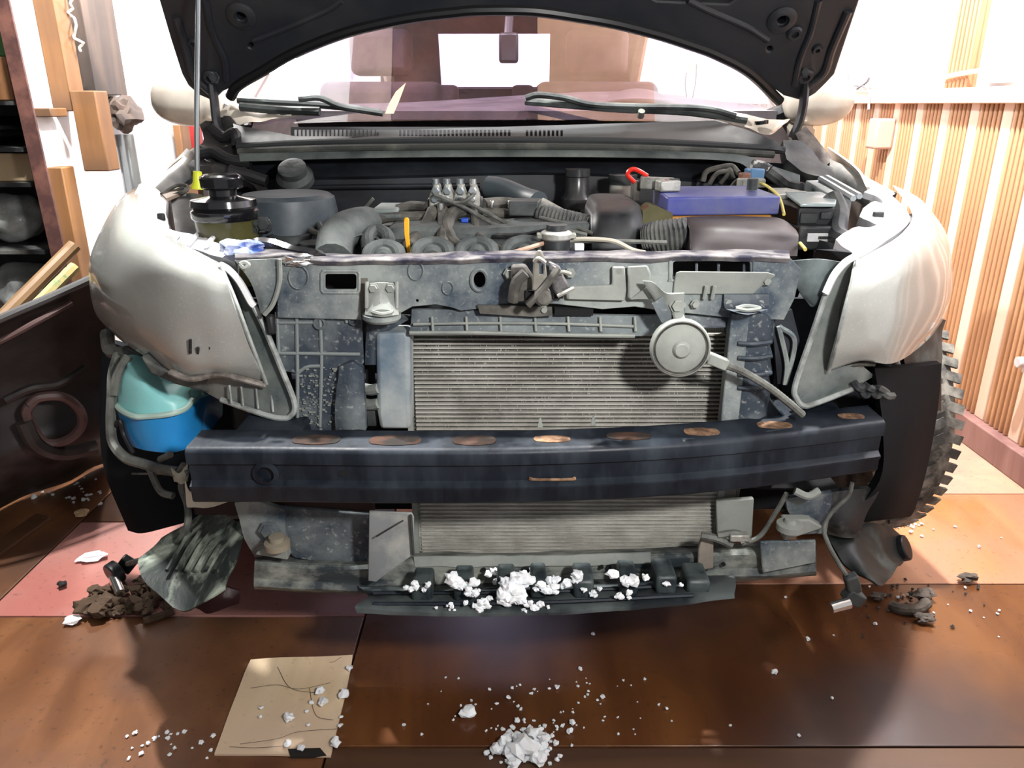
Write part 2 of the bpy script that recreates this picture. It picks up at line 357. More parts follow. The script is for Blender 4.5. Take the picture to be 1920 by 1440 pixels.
b = B(); bxx(b, XW - .07, XW, 3.05, 3.13, .84, .95)
obj('junction_box', b, mat('pink_box', (.62, .42, .35), .5), bev=.008, label='small pinkish wall box below the rail on the right wall', cat='box')
b = B(); bxx(b, XW - .03, XW, 1.98, 2.02, .30, .36); cyl(b, (XW - .06, 2.0, .335), (XW - .02, 2.0, .335), .016)
obj('wall_tap', b, M_white, bev=.004, label='small white fitting low on the right wall at the picture edge', cat='fitting')
# ------------------------------------------------ left wall
XL = -1.42
b = B(); bxx(b, XL - .02, XL, 2.40, 6.6, 0, 2.62); struct('wall_left', b, M_wht)
b = B(); bxx(b, -2.6, -2.5, -1.5, 3.2, 0, 2.62); bxx(b, -2.6, XL - .02, 3.2, 3.28, 0, 2.62); struct('wall_left', b, mat('dark_block', (.05, .055, .05), .9, b2=(.09, .09, .08), sc_=8))
b = B(); bxx(b, -2.6, 1.6, 6.6, 6.7, 0, 2.62); struct('wall_back', b, M_wht)
# ceiling
b = B(); bxx(b, -2.6, 1.6, -1.5, 6.7, 2.62, 2.70); struct('ceiling', b, M_wht)
for x0, x1, y0, y1, mm in ((.16, .86, 2.5, 5.6, W_ceil), (-.72, .155, 2.5, 3.55, W_cdk), (-.72, .155, 3.66, 5.6, W_cdk), (-1.0, -.725, 2.5, 5.6, mat('grey_panel', (.40, .30, .26), .6, b2=(.28, .2, .18), sc_=5))):
    b = B(); bxx(b, x0, x1, y0, y1, 2.60, 2.62); struct('ceiling', b, mm)
# posts on the left
def wpt(px, py, x):
    r = ray(px, py); t = x / r.x; return Vector((x, r.y * t, CH + r.z * t))
def lbox(px0, px1, z0, z1, x, m, name, label, cat, dx=.06, **k):
    y0 = wpt(px0, 130, x).y; y1 = wpt(px1, 130, x).y; b = B(); bxx(b, x - dx, x, y0, y1, z0, z1)
    return obj(name, b, m, bev=.003, label=label, cat=cat, **k)
lbox(122, 150, .98, 2.6, XL + .06, W_post, 'timber_post', 'orange-brown timber post on the left wall, standing behind the rusty pole', 'post')
lbox(172, 232, 1.03, 2.6, XL + .05, W_grey, 'timber_post', 'wide weathered dark timber post on the left wall above the wrapped block', 'post')
b = B(); bxx(b, XL + .062, XL + .14, 2.52, 2.60, .80, 1.04)
obj('timber_block', b, W_post, bev=.004, label='short brown timber block fixed at the foot of the orange-brown post', cat='block')
b = B(); y0 = 2.0; bxx(b, XL + .0, XL + .055, 2.41, 2.50, .965, .990)
obj('timber_rail', b, W_post, bev=.003, label='short horizontal timber rail between the rusty pole and the brown block', cat='rail')
b = B(); blob(b, (XL + .06, 2.86, .97), .07, .25, 2.2, 3, (.6, 1.3, .8), 4)
obj('wrapped_block', b, W_grey, label='rounded brown wrapped lump under the wide weathered post', cat='block')
b = B(); tube(b, [(XL + .03, 2.9, .90), (XL + .031, 2.9, .60)], .028, 12)
obj('metal_pipe', b, M_steel, label='short shiny metal pipe on the white left wall below the wrapped lump', cat='pipe')
lbox(322, 340, .55, .92, XL + .05, W_post, 'timber_strip', 'brown timber strip on the left wall beside the car mirror', 'strip', dx=.03)
lbox(350, 364, .60, .92, XL + .05, mat('red_paint', (.30, .02, .02), .5), 'red_strip', 'dark red strip on the left wall just below the car mirror', 'strip', dx=.03)
b = B(); bxx(b, XL + .002, XL + .05, 2.42, 2.49, 0, .82)
obj('timber_post', b, W_post, bev=.004, label='short brown post low down behind the rusty pole', cat='post')
# rusty angle pole
M_pole = mat('rusty_pole', (.06, .025, .022), .6, b2=(.14, .06, .045), sc_=15)
b = B(); a0 = W(125, 545, 2.22); a1 = W(2, -5, 2.26); d = (a1 - a0)
p0 = a0 - d * .55; p1 = a1 + d * .6
for s_ in ((0, 0, .042, .008), (-.018, .02, .008, .04)):
    q = [Vector((s_[0] - s_[2] / 2, s_[1] - s_[3] / 2, 0)), Vector((s_[0] + s_[2] / 2, s_[1] - s_[3] / 2, 0)), Vector((s_[0] + s_[2] / 2, s_[1] + s_[3] / 2, 0)), Vector((s_[0] - s_[2] / 2, s_[1] + s_[3] / 2, 0))]
    p0z = a0 + d * ((0 - a0.z) / d.z); prism(b, [p0z + v for v in q], (p1 - p0z))
obj('angle_iron_pole', b, M_pole, bev=.001, label='rusty brown angle iron pole leaning at the left', cat='pole')
# shelf with bags at far left
M_bag = mat('plastic_bag', (.16, .17, .165), .25, b2=(.32, .34, .33), sc_=9, lo=.42, hi=.66, bump=.9, bsc=25)
sh = thing('storage_rack', 'dark storage rack loaded with bags at the far left', 'rack', (-2.0, 2.7, 0))
for z in (.30, .56, .77, .875, 1.01):
    b = B(); bxx(b, -2.45, -1.50, 2.46, 3.1, z - .012, z); obj('shelf_board', b, M_blkd, sh)
for x in (-2.46, -1.50):
    b = B(); bxx(b, x, x + .03, 3.1, 3.13, 0, 1.4); obj('upright', b, M_pole, sh)
b = B(); bxx(b, -2.4, -1.52, 2.5, 3.0, 1.011, 1.135); obj('wooden_crate', b, wood('crate_wood', (.22, .10, .04), (.30, .14, .06)), bev=.004, label='brown wooden crate on the top shelf of the left rack', cat='crate')
b = B(); bxx(b, -2.4, -1.53, 2.55, 2.95, 1.136, 1.36); obj('green_box', b, mat('green_card', (.05, .16, .05), .6), bev=.005, label='green box on top of the brown crate at the upper left', cat='box')
b = B(); bxx(b, -2.2, -1.51, 2.5, 3.0, .771, .857); obj('cardboard_box', b, mat('carton', (.34, .25, .15), .8), bev=.004, label='flat beige cardboard box on the middle shelf of the left rack', cat='box')
for i, (c, r, l) in enumerate((((-1.66, 2.6, .648), .085, 'clear grey plastic bag on the shelf under the cardboard box'), ((-1.95, 2.75, .645), .08, 'grey plastic bag far back on the shelf under the cardboard box'), ((-1.66, 2.6, .405), .10, 'crumpled grey plastic bag on the lower shelf of the left rack'), ((-1.70, 2.6, .115), .115, 'pale crumpled plastic sack lying on the floor under the left rack'))):
    b = B(); blob(b, c, r, .12, 1.6, 4, (1.3, 1.1, .88), i); obj('plastic_bag', b, M_bag, label=l, cat='bag')
b = B(); blob(b, (-1.75, 2.7, .925), .05, .15, 2, 3, (4, 3, .8), 8); obj('dark_sack', b, M_rub, label='dark sack between the carton and the brown crate on the left rack', cat='sack')
b = B(); tube(b, [W(-40, 640, 1.75), W(110, 490, 1.95), W(140, 460, 1.99)], .017, 10); obj('wooden_stick', b, wood('stick', (.20, .12, .06), (.26, .16, .08)), label='brown wooden stick leaning behind the removed bumper', cat='stick')
b = B(); tube(b, [W(-20, 660, 1.72), W(120, 520, 1.90), W(140, 500, 1.93)], .014, 8, rib=.06)
obj('woven_cord', b, mat('woven_cord', (.45, .38, .16), .7, b2=(.15, .30, .14), sc_=16, lo=.5, hi=.56), label='yellow and green patterned cord beside the wooden stick', cat='cord')

# ------------------------------------------------ removed bumper leaning at the left
M_old = mat('old_bumper', (.016, .013, .013), .5, b2=(.05, .04, .035), sc_=7, lo=.42, hi=.7, r2=.85, bump=.2)
bp = thing('removed_bumper', 'removed black bumper cover lying inside out on the floor left of the car', 'bumper', G(60, 950))
b = B()
rows = [[W(-160, 675, 1.50), W(0, 602, 1.56), (W(95, 560, 1.62)), W(190, 518, 1.70), W(215, 507, 1.73)],
        [W(-160, 730, 1.56), W(0, 660, 1.63), (W(95, 625, 1.69)), W(190, 590, 1.77), W(212, 582, 1.79)],
        [W(-160, 830, 1.58), W(0, 770, 1.66), (W(95, 740, 1.72)), W(190, 710, 1.79), W(210, 705, 1.81)],
        [W(-160, 950, 1.54), W(0, 880, 1.62), (W(95, 850, 1.68)), W(190, 810, 1.75), W(208, 806, 1.77)],
        [G(-160, 1080, .012), G(0, 948, .012), G(95, 915, .012), G(190, 872, .012), G(206, 868, .012)]]
patch(b, rows, (0, .006, .0), 6, 6, jit=.012, js=9)
obj('bumper_skin', b, M_old, bp)
b = B(); tube(b, [W(-160, 672, 1.485), W(0, 598, 1.545), W(95, 557, 1.605), W(190, 514, 1.685), W(215, 503, 1.715)], .009, 8)
obj('top_edge', b, mat('edge_sheen', (.10, .10, .10), .35), bp, label='lighter edge flange')
b = B(); tube(b, [W(-160, 715, 1.49), W(0, 640, 1.565), W(70, 603, 1.60), W(134, 567, 1.655)], .007, 8); obj('inner_rib', b, mat('brown_rib', (.10, .06, .055), .5), bp)
b = B(); q = [W(x, y, 1.60 + (x - 40) * .0006) for x, y in ((55, 760), (75, 745), (120, 745), (150, 770), (152, 800), (125, 825), (85, 830), (60, 800), (50, 775), (55, 760))]
tube(b, q, .011, 8); obj('lamp_opening_rim', b, mat('brown_rib', (.1, .06, .055)), bp)
b = B(); tube(b, [W(45, 790, 1.60), W(70, 835, 1.61), (W(120, 850, 1.65)), W(180, 838, 1.7)], .018, 8); obj('inner_brace', b, M_old, bp)
b = B(); tube(b, [W(10, 750, 1.58), W(60, 728, 1.61), W(110, 720, 1.65), W(160, 690, 1.70)], .010, 8); obj('inner_rib', b, M_old, bp)

b = B(); random.seed(5); tube(b, [Vector((XL + .075 + random.uniform(-.012, .012), 2.60 + random.uniform(-.012, .012), 1.36 - k * .012)) for k in range(18)], .004, 6, seg=2); obj('frayed_rope', b, M_wht, label='frayed white rope hanging in front of the orange-brown post at the top left', cat='rope')
# ================================================================= CAR
car = thing('car', 'cream hatchback with its front bumper removed and bonnet open', 'car', (0, 2.6, 0))
def P(name, b, m, **k): return obj(name, b, m, k.pop('parent', car), **k)
def glassmat(name, tint, fac, rough=.0):
    m = bpy.data.materials.new(name); m.use_nodes = True; N = m.node_tree.nodes; L = m.node_tree.links
    N.remove(N['Principled BSDF']); out = N['Material Output']
    t = N.new('ShaderNodeBsdfTransparent'); t.inputs[0].default_value = (*tint, 1); g = N.new('ShaderNodeBsdfGlossy'); g.inputs[1].default_value = rough if 'Roughness' not in g.inputs else 0; g.inputs['Roughness'].default_value = rough; g.inputs['Color'].default_value = (1, 1, 1, 1)
    lw = N.new('ShaderNodeLayerWeight'); lw.inputs[0].default_value = .5; f = N.new('ShaderNodeMath'); f.operation = 'POWER'; f.inputs[1].default_value = 4.0; L.new(lw.outputs['Facing'], f.inputs[0])
    a = N.new('ShaderNodeMath'); a.operation = 'ADD'; a.inputs[1].default_value = fac; a.use_clamp = True; L.new(f.outputs[0], a.inputs[0])
    mx = N.new('ShaderNodeMixShader'); L.new(a.outputs[0], mx.inputs[0]); L.new(t.outputs[0], mx.inputs[1]); L.new(g.outputs[0], mx.inputs[2]); L.new(mx.outputs[0], out.inputs[0])
    return m
G_ws = glassmat('windscreen_glass', (.86, .78, .88), .10)
G_tn = glassmat('tinted_glass', (.82, .76, .98), .03)
M_seat = mat('seat_fabric', (.05, .035, .04), .85, b2=(.08, .055, .05), sc_=10)
# --- bonnet
Bn = Vector((0, 1.93, 1.0)); BS = 1.19
def HB(px, py, off=0):
    r = ray(px, py); o = Vector((0, 0, CH)); # plane z = 1.0 + BS*(1.93-Y)
    t = (1.0 + BS * 1.93 - CH) / (r.z + BS * r.y); p = o + r * t
    n = Vector((0, -BS, -1)).normalized(); return p + n * off
def HX(x, s, off=0):   # x, distance up the slope from hinge line
    d = Vector((0, -1, BS)).normalized(); n = Vector((0, -BS, -1)).normalized()
    return Vector((x, 1.93, 1.0)) + d * s + n * off
nH = -Vector((0, -BS, -1)).normalized()
arch = [(419, 172), (447, 158), (494, 130), (545, 100), (600, 76), (650, 58), (700, 45), (775, 30), (850, 21), (900, 17), (1000, 18), (1094, 31), (1160, 43), (1234, 62), (1290, 80), (1344, 100), (1406, 134), (1469, 180)]
ed_l = [(400, 190), (372, 178), (352, 160), (341, 140), (320, 75), (298, 0)]
ed_r = [(1505, 190), (1530, 175), (1550, 156), (1565, 140), (1585, 80), (1612, 0)]
pts = [HB(*p) for p in arch] + [HB(*p) for p in ed_r] + [HX(.74, .45), HX(.72, .62), HX(.66, .74), HX(.5, .84), HX(.25, .89), HX(0, .90), HX(-.25, .89), HX(-.5, .84), HX(-.66, .74), HX(-.73, .62), HX(-.75, .45)] + [HB(*p) for p in reversed(ed_l)]
hood = B(); prism(hood, [p + nH * .03 for p in pts], nH * .012); bon = P('bonnet', hood, M_cream, bev=.003)
def HP(x, y): return HB(x, y)
inner = [HB(*p) for p in arch] + [HB(*p) for p in ed_r] + [HX(.73, .45), HX(.70, .60), HX(.62, .72), HX(.45, .81), HX(0, .86), HX(-.45, .81), HX(-.63, .72), HX(-.71, .60), HX(-.74, .45)] + [HB(*p) for p in reversed(ed_l)]
hol = [[HX(.10, .42), HX(.12, .36), HX(.30, .262), HX(.45, .255), HX(.55, .36), HX(.50, .62), HX(.2, .70), HX(.10, .66)], [HX(-.10, .42), HX(-.12, .36), HX(-.30, .30), HX(-.45, .29), HX(-.58, .36), HX(-.52, .62), HX(-.2, .70), HX(-.10, .66)]]
for cx, cy, r in ((452, 30, 9), (470, 86, 5), (1466, 37, 9), (1443, 92, 5)): hol.append([HB(x, y) for x, y in circ(cx, cy, r, n=14)])
b = B(); prism(b, inner, nH * .022, hol); P('bonnet_frame', b, M_hood, parent=bon, bev=.004)
b = B(); prism(b, [p + nH * .0228 for p in inner], nH * .004); P('bonnet_cavity_shade', b, M_hole, parent=bon)  # near-black sheet paints the shade inside the frame openings
def ridge(pxs, r, name='bonnet_rib', m=M_hood, off=.0, flat=1.0):
    b = B(); tube(b, [HB(x, y, off) for x, y in pxs], r, 10, flat=flat); P(name, b, m, parent=bon)
ridge([(432, 182)] + [(x, y + 2) for x, y in arch[1:-1]] + [(1462, 190)], .012, 'rear_seal', mat('edge_black', (.008, .008, .009), .35))
ridge([(330, 30), (350, 95), (362, 140), (395, 172)], .010)
ridge([(1590, 20), (1560, 90), (1545, 135), (1510, 165)], .010)
ridge([(1535, 0), (1520, 60), (1500, 110), (1490, 160)], .008)
ridge([(385, 0), (398, 60), (420, 110), (425, 150)], .008)
ridge([(475, 75), (530, 55), (610, 20), (640, 0)], .007)
ridge([(1440, 75), (1400, 50), (1330, 20), (1290, 0)], .007)
for cx, cy, r in ((452, 30, .032), (1466, 37, .032), (1490, 62, .018), (395, 145, .02), (1510, 143, .02), (1532, 92, .012), (362, 80, .012)):
    b = B(); c = HB(cx, cy, 0); lathe(b, c, -nH, [(r, -.002), (r * .96, .003), (r * .75, .007), (r * .45, .007), (r * .40, .001)], 24, caps=False); P('embossed_ring', b, M_hood, parent=bon)
# hinges
for sgn, pp in ((-1, [(395, 140, 1.90), (402, 190, 1.90), (408, 235, 1.90), (425, 262, 1.90)]), (1, [(1508, 130, 1.90), (1508, 180, 1.90), (1500, 225, 1.90), (1485, 258, 1.90)])):
    h = B(); tube(h, [W(*p) for p in pp], .018, 8, flat=.5); hh = P('bonnet_hinge', h, M_hood)
    h = B(); x, y, _ = pp[1]; bolt(h, x, y - 45, 1.875, .010, .01); P('hinge_bolt', h, M_engd, parent=hh)
# prop rod
b = B(); top = W(371, -20, 1.66); tube(b, [W(370, 345, 1.60), W(369, 200, 1.62), W(371, 60, 1.65), W(372, -60, 1.66)], .0052, 10); pr = P('prop_rod', b, M_steel)
b = B(); a = W(371, 354, 1.60); lathe(b, a, W(370, 322, 1.60) - a, [(.014, 0), (.014, .004), (.0095, .012), (.0085, .034), (0, .036)], 14); P('rod_foot', b, M_yel, parent=pr, label='bright yellow plastic foot of the prop rod')

# --- windscreen, body shell
def ws(x, f):  # f 0 bottom .. 1 top
    y = 1.93 + .70 * f + .14 * x * x * 1.6; z = .965 + .455 * f
    return Vector((x * (1 - .16 * f), y - .03 * 0, z - .03 * x * x))
b = B(); psheet(b, [[ws(x, f) for x in (-.70, -.4, 0, .4, .70)] for f in (0, .33, .66, 1)], 4, 3); P('windscreen', b, G_ws)
for s in (-1, 1):
    b = B(); tube(b, [ws(s * .72, -.05), ws(s * .725, .3), ws(s * .725, .7), ws(s * .72, 1.03), Vector((s * .60, 3.0, 1.455)), Vector((s * .59, 3.6, 1.42)), Vector((s * .62, 4.2, 1.10))], .030, 10); P('roof_pillar', b, M_cream)
    b = B()
    rows = [[(s * .72, 1.92, .93), (s * .75, 2.3, .965), (s * .79, 3.0, .95), (s * .78, 3.6, .97), (s * .70, 4.25, .98)],
            [(s * .765, 1.92, .80), (s * .815, 2.3, .82), (s * .845, 3.0, .83), (s * .835, 3.6, .85), (s * .74, 4.3, .82)],
            [(s * .82, 2.12, .5), (s * .83, 2.4, .5), (s * .84, 3.0, .5), (s * .84, 3.5, .5), (s * .76, 4.32, .5)],
            [(s * .80, 2.15, .22), (s * .81, 2.4, .2), (s * .82, 3.0, .2), (s * .82, 3.5, .2), (s * .74, 4.3, .25)]]
    patch(b, rows, (-s * .012, 0, 0), 6, 5); P('body_side', b, M_cream)
    b = B(); psheet(b, [[(s * .62, 2.65, 1.42), (s * .61, 3.1, 1.44), (s * .60, 3.6, 1.40)], [(s * .76, 2.2, .99), (s * .79, 3.0, .96), (s * .77, 3.8, .98)]], 5, 4); P('side_window', b, G_tn)
b = B(); patch(b, [[(-.60, 2.63, 1.42), (0, 2.60, 1.45), (.60, 2.63, 1.42)], [(-.59, 3.2, 1.45), (0, 3.2, 1.49), (.59, 3.2, 1.45)], [(-.56, 3.85, 1.40), (0, 3.9, 1.43), (.56, 3.85, 1.40)]], (0, 0, -.02), 6, 5); P('roof', b, M_cream)
b = B(); psheet(b, [[(-.36, 4.0, 1.315), (-.08, 4.02, 1.32), (.19, 4.0, 1.315)], [(-.37, 4.2, 1.05), (-.08, 4.22, 1.05), (.20, 4.2, 1.05)]], 5, 3); P('rear_window', b, G_tn)
b = B(); patch(b, [[(-.70, 4.2, 1.04), (0, 4.27, 1.05), (.70, 4.2, 1.04)], [(-.74, 4.32, .7), (0, 4.38, .7), (.74, 4.32, .7)], [(-.74, 4.30, .25), (0, 4.36, .25), (.74, 4.30, .25)]], (0, -.02, 0), 5, 4); P('tailgate', b, M_cream)
b = B(); prism(b, [(-.60, 3.86, 1.44), (.56, 3.86, 1.44), (.66, 4.24, 1.02), (-.68, 4.24, 1.02)], (0, .02, .01), [[(-.35, 3.975, 1.313), (.18, 3.975, 1.313), (.19, 4.19, 1.075), (-.36, 4.19, 1.075)]]); P('rear_window_frame', b, M_seat)
b = B(); bxx(b, -.76, .76, 2.0, 4.25, .22, .26); P('floor_pan', b, M_bay)
# dashboard
M_dash = mat('dash_plastic', (.035, .028, .033), .6, b2=(.065, .055, .06), sc_=10)
b = B(); patch(b, [[(-.66, 2.03, .985), (-.3, 1.99, .985), (.3, 1.99, .985), (.66, 2.03, .985)], [(-.66, 2.3, 1.0), (-.3, 2.3, 1.005), (.3, 2.32, 1.03), (.66, 2.3, 1.0)], [(-.66, 2.5, .96), (-.3, 2.5, .97), (.3, 2.5, 1.0), (.66, 2.5, .97)], [(-.66, 2.55, .7), (-.3, 2.55, .7), (.3, 2.55, .7), (.66, 2.55, .7)]], (0, 0, -.02), 5, 5); P('dashboard', b, M_dash)
b = B(); patch(b, [[W(1145, 178, 2.10), W(1185, 166, 2.14), W(1225, 170, 2.14), W(1262, 186, 2.10)], [W(1140, 188, 2.05), W(1185, 184, 2.07), W(1225, 186, 2.07), W(1265, 190, 2.05)]], (0, .03, 0)); P('instrument_hood', b, M_dash)
for s in (-1, 1):
    x = -.085 + s * .40; b = B(); bxx(b, x - .23, x + .23, 3.02, 3.16, .45, 1.08); st = P('front_seat', b, M_seat, bev=.04, seg=4)
    b = B(); bxx(b, x - .115, x + .115, 3.06, 3.15, 1.10, 1.26); P('headrest', b, M_seat, parent=st, bev=.03, seg=4)
    b = B(); bxx(b, x - .25, x + .25, 2.6, 3.1, .40, .52); P('seat_cushion', b, M_seat, parent=st, bev=.04, seg=3)
b = B(); bxx(b, -.6, .6, 3.75, 3.9, .45, 1.02); P('rear_seat', b, M_seat, bev=.04, seg=3)
for x in (-.30, .05):
    b = B(); bxx(b, x - .05, x + .05, 3.78, 3.86, 1.0, 1.085); P('rear_headrest', b, M_seat, bev=.02)
# rear view mirror + things
b = B(); pbox(b, 935, 972, 60, 118, 2.36, .03); mr_ = P('interior_mirror', b, M_blk, bev=.008)
b = B(); tube(b, [W(952, 75, 2.38), W(955, 30, 2.42)], .012); P('mirror_stem', b, M_blk, parent=mr_)
# wing mirrors
for s, c in ((-1, W(350, 186, 2.02)), (1, W(1535, 186, 2.02))):
    b = B(); vv = bmesh.ops.create_uvsphere(b, u_segments=28, v_segments=18, radius=1)['verts']
    for v in vv:
        x, y, z = v.co; k = 1.0
        e = lambda q: math.copysign(abs(q) ** .8, q)
        v.co = Vector((e(x) * .085, (e(y)) * .05 if y < 0 else y * .09, e(z) * .063 * (1 + .12 * s * -x))) + c
    wm = P('wing_mirror', b, M_cream)
    b = B(); tube(b, [c + Vector((-s * .05, .02, -.02)), c + Vector((-s * .14, .05, -.06))], .022, 8); P('mirror_arm', b, M_blk, parent=wm)
# hanging ornament on right of windscreen
b = B(); plate(b, circ(1293, 126, 13, n=18), 2.40, .004); orn = P('hanging_ornament', b, mat('cork_tan', (.40, .26, .16), .7))
b = B(); tube(b, [W(1287, 137, 2.4), W(1285, 160, 2.4), W(1288, 186, 2.4)], .0015, 6); tube(b, [W(1306, 120, 2.4), W(1304, 155, 2.4), W(1298, 186, 2.4)], .0015, 6); P('ornament_cord', b, M_rub, parent=orn)
# paper tag sticking up at cowl
b = B(); prism(b, [W(722, 213, 1.915), W(738, 213, 1.915), W(748, 190, 1.92), (W(761, 155, 1.925)), W(742, 172, 1.925), W(730, 193, 1.92)], (0, .002, 0)); P('dried_leaf', b, mat('dry_leaf', (.42, .33, .22), .7), label='pale dry leaf stuck upright at the base of the windscreen')

# --- cowl
def yc(x, y): return 1.915 - (y - 214) / 50 * .10
top = [(437, 232), (450, 236), (480, 231), (540, 221), (619, 216), (800, 215), (1000, 215), (1150, 216), (1281, 218), (1340, 226), (1400, 243), (1437, 258), (1455, 264)]
bot = [(1470, 283), (1400, 274), (1300, 268), (1100, 262), (960, 261), (800, 263), (600, 270), (445, 280)]
hl = []
for x0, x1 in ((552, 713), (748, 960), (986, 1059)):
    n_ = int((x1 - x0) / 7.4)
    for k in range(n_):
        xx = x0 + k * (x1 - x0) / n_; hl.append([(xx, 243.5), (xx + 4.6, 243.5), (xx + 4.6, 255.5), (xx, 255.5)])
b = B(); plate(b, top + bot, yc, .004, hl); cw = P('cowl_panel', b, M_cowl)
b = B(); bb = [(540, 262), (700, 258), (900, 256), (1100, 257), (1300, 262)]
patch(b, [[W(545, 238, 1.89), W(800, 238, 1.885), W(1070, 238, 1.89)], [W(545, 262, 1.86), W(800, 260, 1.855), W(1070, 260, 1.86)]], (0, .004, 0)); P('vent_backing', b, M_hole, parent=cw)
b = B(); tube(b, [W(445, 276, 1.79), W(600, 268, 1.78), W(800, 264, 1.775), W(1000, 263, 1.775), W(1200, 266, 1.78), W(1380, 275, 1.79), W(1470, 282, 1.80)], .009, 10); P('cowl_lip', b, M_cowl, parent=cw)
b = B(); tube(b, [W(447, 285, 1.77), W(600, 279, 1.76), W(800, 276, 1.755), W(1000, 275, 1.755), W(1200, 278, 1.76), W(1380, 286, 1.77), W(1450, 290, 1.78)], .008, 10); P('bonnet_seal', b, M_seal)
b = B(); patch(b, [[W(448, 288, 1.76), W(700, 283, 1.75), W(1000, 281, 1.75), W(1250, 284, 1.755), W(1385, 290, 1.76), W(1430, 305, 1.76), W(1500, 328, 1.74)], [W(450, 303, 1.74), W(700, 296, 1.73), W(1000, 294, 1.73), W(1250, 297, 1.735), W(1375, 303, 1.74), W(1415, 322, 1.74), W(1500, 345, 1.72)]], (0, .05, -.005), 6, 2)
P('bulkhead_lip', b, mat('bulkhead_lip', (.035, .045, .045), .6, b2=(.13, .15, .14), sc_=7, lo=.4, hi=.65))
# tattered white edge at left end, leaves
b = B(); patch(b, [[W(405, 215, 1.93), W(430, 195, 1.94), W(470, 205, 1.94), W(560, 214, 1.93)], [W(450, 233, 1.90), W(475, 229, 1.90), W(520, 222, 1.91), W(590, 215, 1.915)]], (0, .01, 0), jit=.004, js=30); P('fender_corner', b, M_cream)
b = B(); patch(b, [[W(1340, 207, 1.94), W(1400, 215, 1.94), W(1460, 225, 1.94), W(1482, 222, 1.94)], [W(1345, 224, 1.92), W(1395, 238, 1.91), W(1440, 253, 1.90), W(1465, 240, 1.90)]], (0, .01, 0), jit=.004, js=30); P('fender_corner', b, M_cream)
# wipers
M_wip = mat('wiper_dark', (.02, .024, .024), .45, b2=(.07, .08, .075), sc_=14)
b = B(); tube(b, [W(445, 188, 1.93), W(520, 192, 1.935), W(600, 197, 1.93), W(660, 203, 1.92), W(712, 211, 1.91)], .008, 8); wp = P('wiper_blade', b, M_wip)
b = B(); tube(b, [W(560, 186, 1.90), W(600, 184, 1.905), W(640, 200, 1.905), W(718, 213, 1.90)], .007, 8); P('wiper_arm', b, M_wip, parent=wp)
b = B(); tube(b, [W(450, 200, 1.92), W(520, 206, 1.92), W(600, 209, 1.91)], .010, 8); P('washer_strip', b, M_wip, parent=wp)
b = B(); tube(b, [W(985, 190, 1.98), W(1060, 196, 1.96), W(1160, 204, 1.94), W(1290, 210, 1.93), W(1400, 226, 1.92)], .009, 8); wp = P('wiper_blade', b, M_wip)
b = B(); tube(b, [W(985, 184, 1.95), W(1010, 178, 1.95), W(1060, 184, 1.945), W(1110, 196, 1.94), W(1200, 200, 1.93), W(1320, 203, 1.92), W(1380, 217, 1.91)], .0075, 8); P('wiper_arm', b, M_wip, parent=wp)
b = B(); cyl(b, W(1201, 219, 1.91), W(1203, 208, 1.90), .008); P('washer_nozzle', b, M_seal)
b = B(); cyl(b, W(1428, 233, 1.9), W(1428, 226, 1.9), .016); P('wiper_spindle_cap', b, M_clean)
# ================================================================= ENGINE BAY
b = B(); patch(b, [[W(430, 292, 1.80), W(700, 286, 1.80), W(1000, 285, 1.80), W(1250, 288, 1.80), W(1500, 310, 1.80)], [W(430, 340, 1.83), W(700, 335, 1.83), W(1000, 330, 1.83), W(1250, 335, 1.83), W(1500, 350, 1.83)], [W(430, 370, 1.80), W(700, 368, 1.78), W(1000, 360, 1.80), W(1250, 370, 1.80), W(1500, 390, 1.80)], [W(430, 700, 1.85), W(700, 700, 1.85), W(1000, 700, 1.85), W(1250, 700, 1.85), W(1500, 700, 1.85)]], (0, .01, 0), 4, 4); fw = P('firewall', b, M_bay)
b = B(); tube(b, [W(560, 352, 1.78), W(700, 350, 1.77), W(900, 348, 1.77)], .006); P('firewall_crease', b, M_bay, parent=fw)
b = B(); c = W(553, 333, 1.72); lathe(b, c, (0, -.6, .8), [(.040, -.01), (.040, .004), (.030, .014), (.030, .028), (.022, .030), (0, .028)], 28); P('firewall_plug', b, M_engd)
# strut tower (left)
b = B(); tz = W(510, 374, 1.38); lathe(b, (tz.x, 1.47, tz.z), (0, 0, 1), [(.092, -.20), (.092, -.03), (.088, -.006), (.078, .001), (.03, .002), (0, .002)], 36)
st = P('strut_tower', b, mat('tower_paint', (.03, .04, .05), .45, b2=(.08, .10, .11), sc_=6))
b = B(); lathe(b, W(1430, 440, 1.60), (0, 0, 1), [(.14, -.20), (.14, .02), (.12, .035), (0, .035)], 32); P('strut_tower', b, M_bay)
# side aprons
for s in (-1, 1):
    b = B(); patch(b, [[(s * .43, 1.19, .62), (s * .56, 1.45, .74), (s * .66, 1.9, .84)], [(s * .43, 1.19, .40), (s * .56, 1.45, .40), (s * .66, 1.9, .40)]], (s * .01, 0, 0), 5, 3); P('inner_apron', b, M_bay)
b = B(); bxx(b, -.60, .60, 1.25, 1.85, .30, .34); P('bay_floor', b, M_hole)
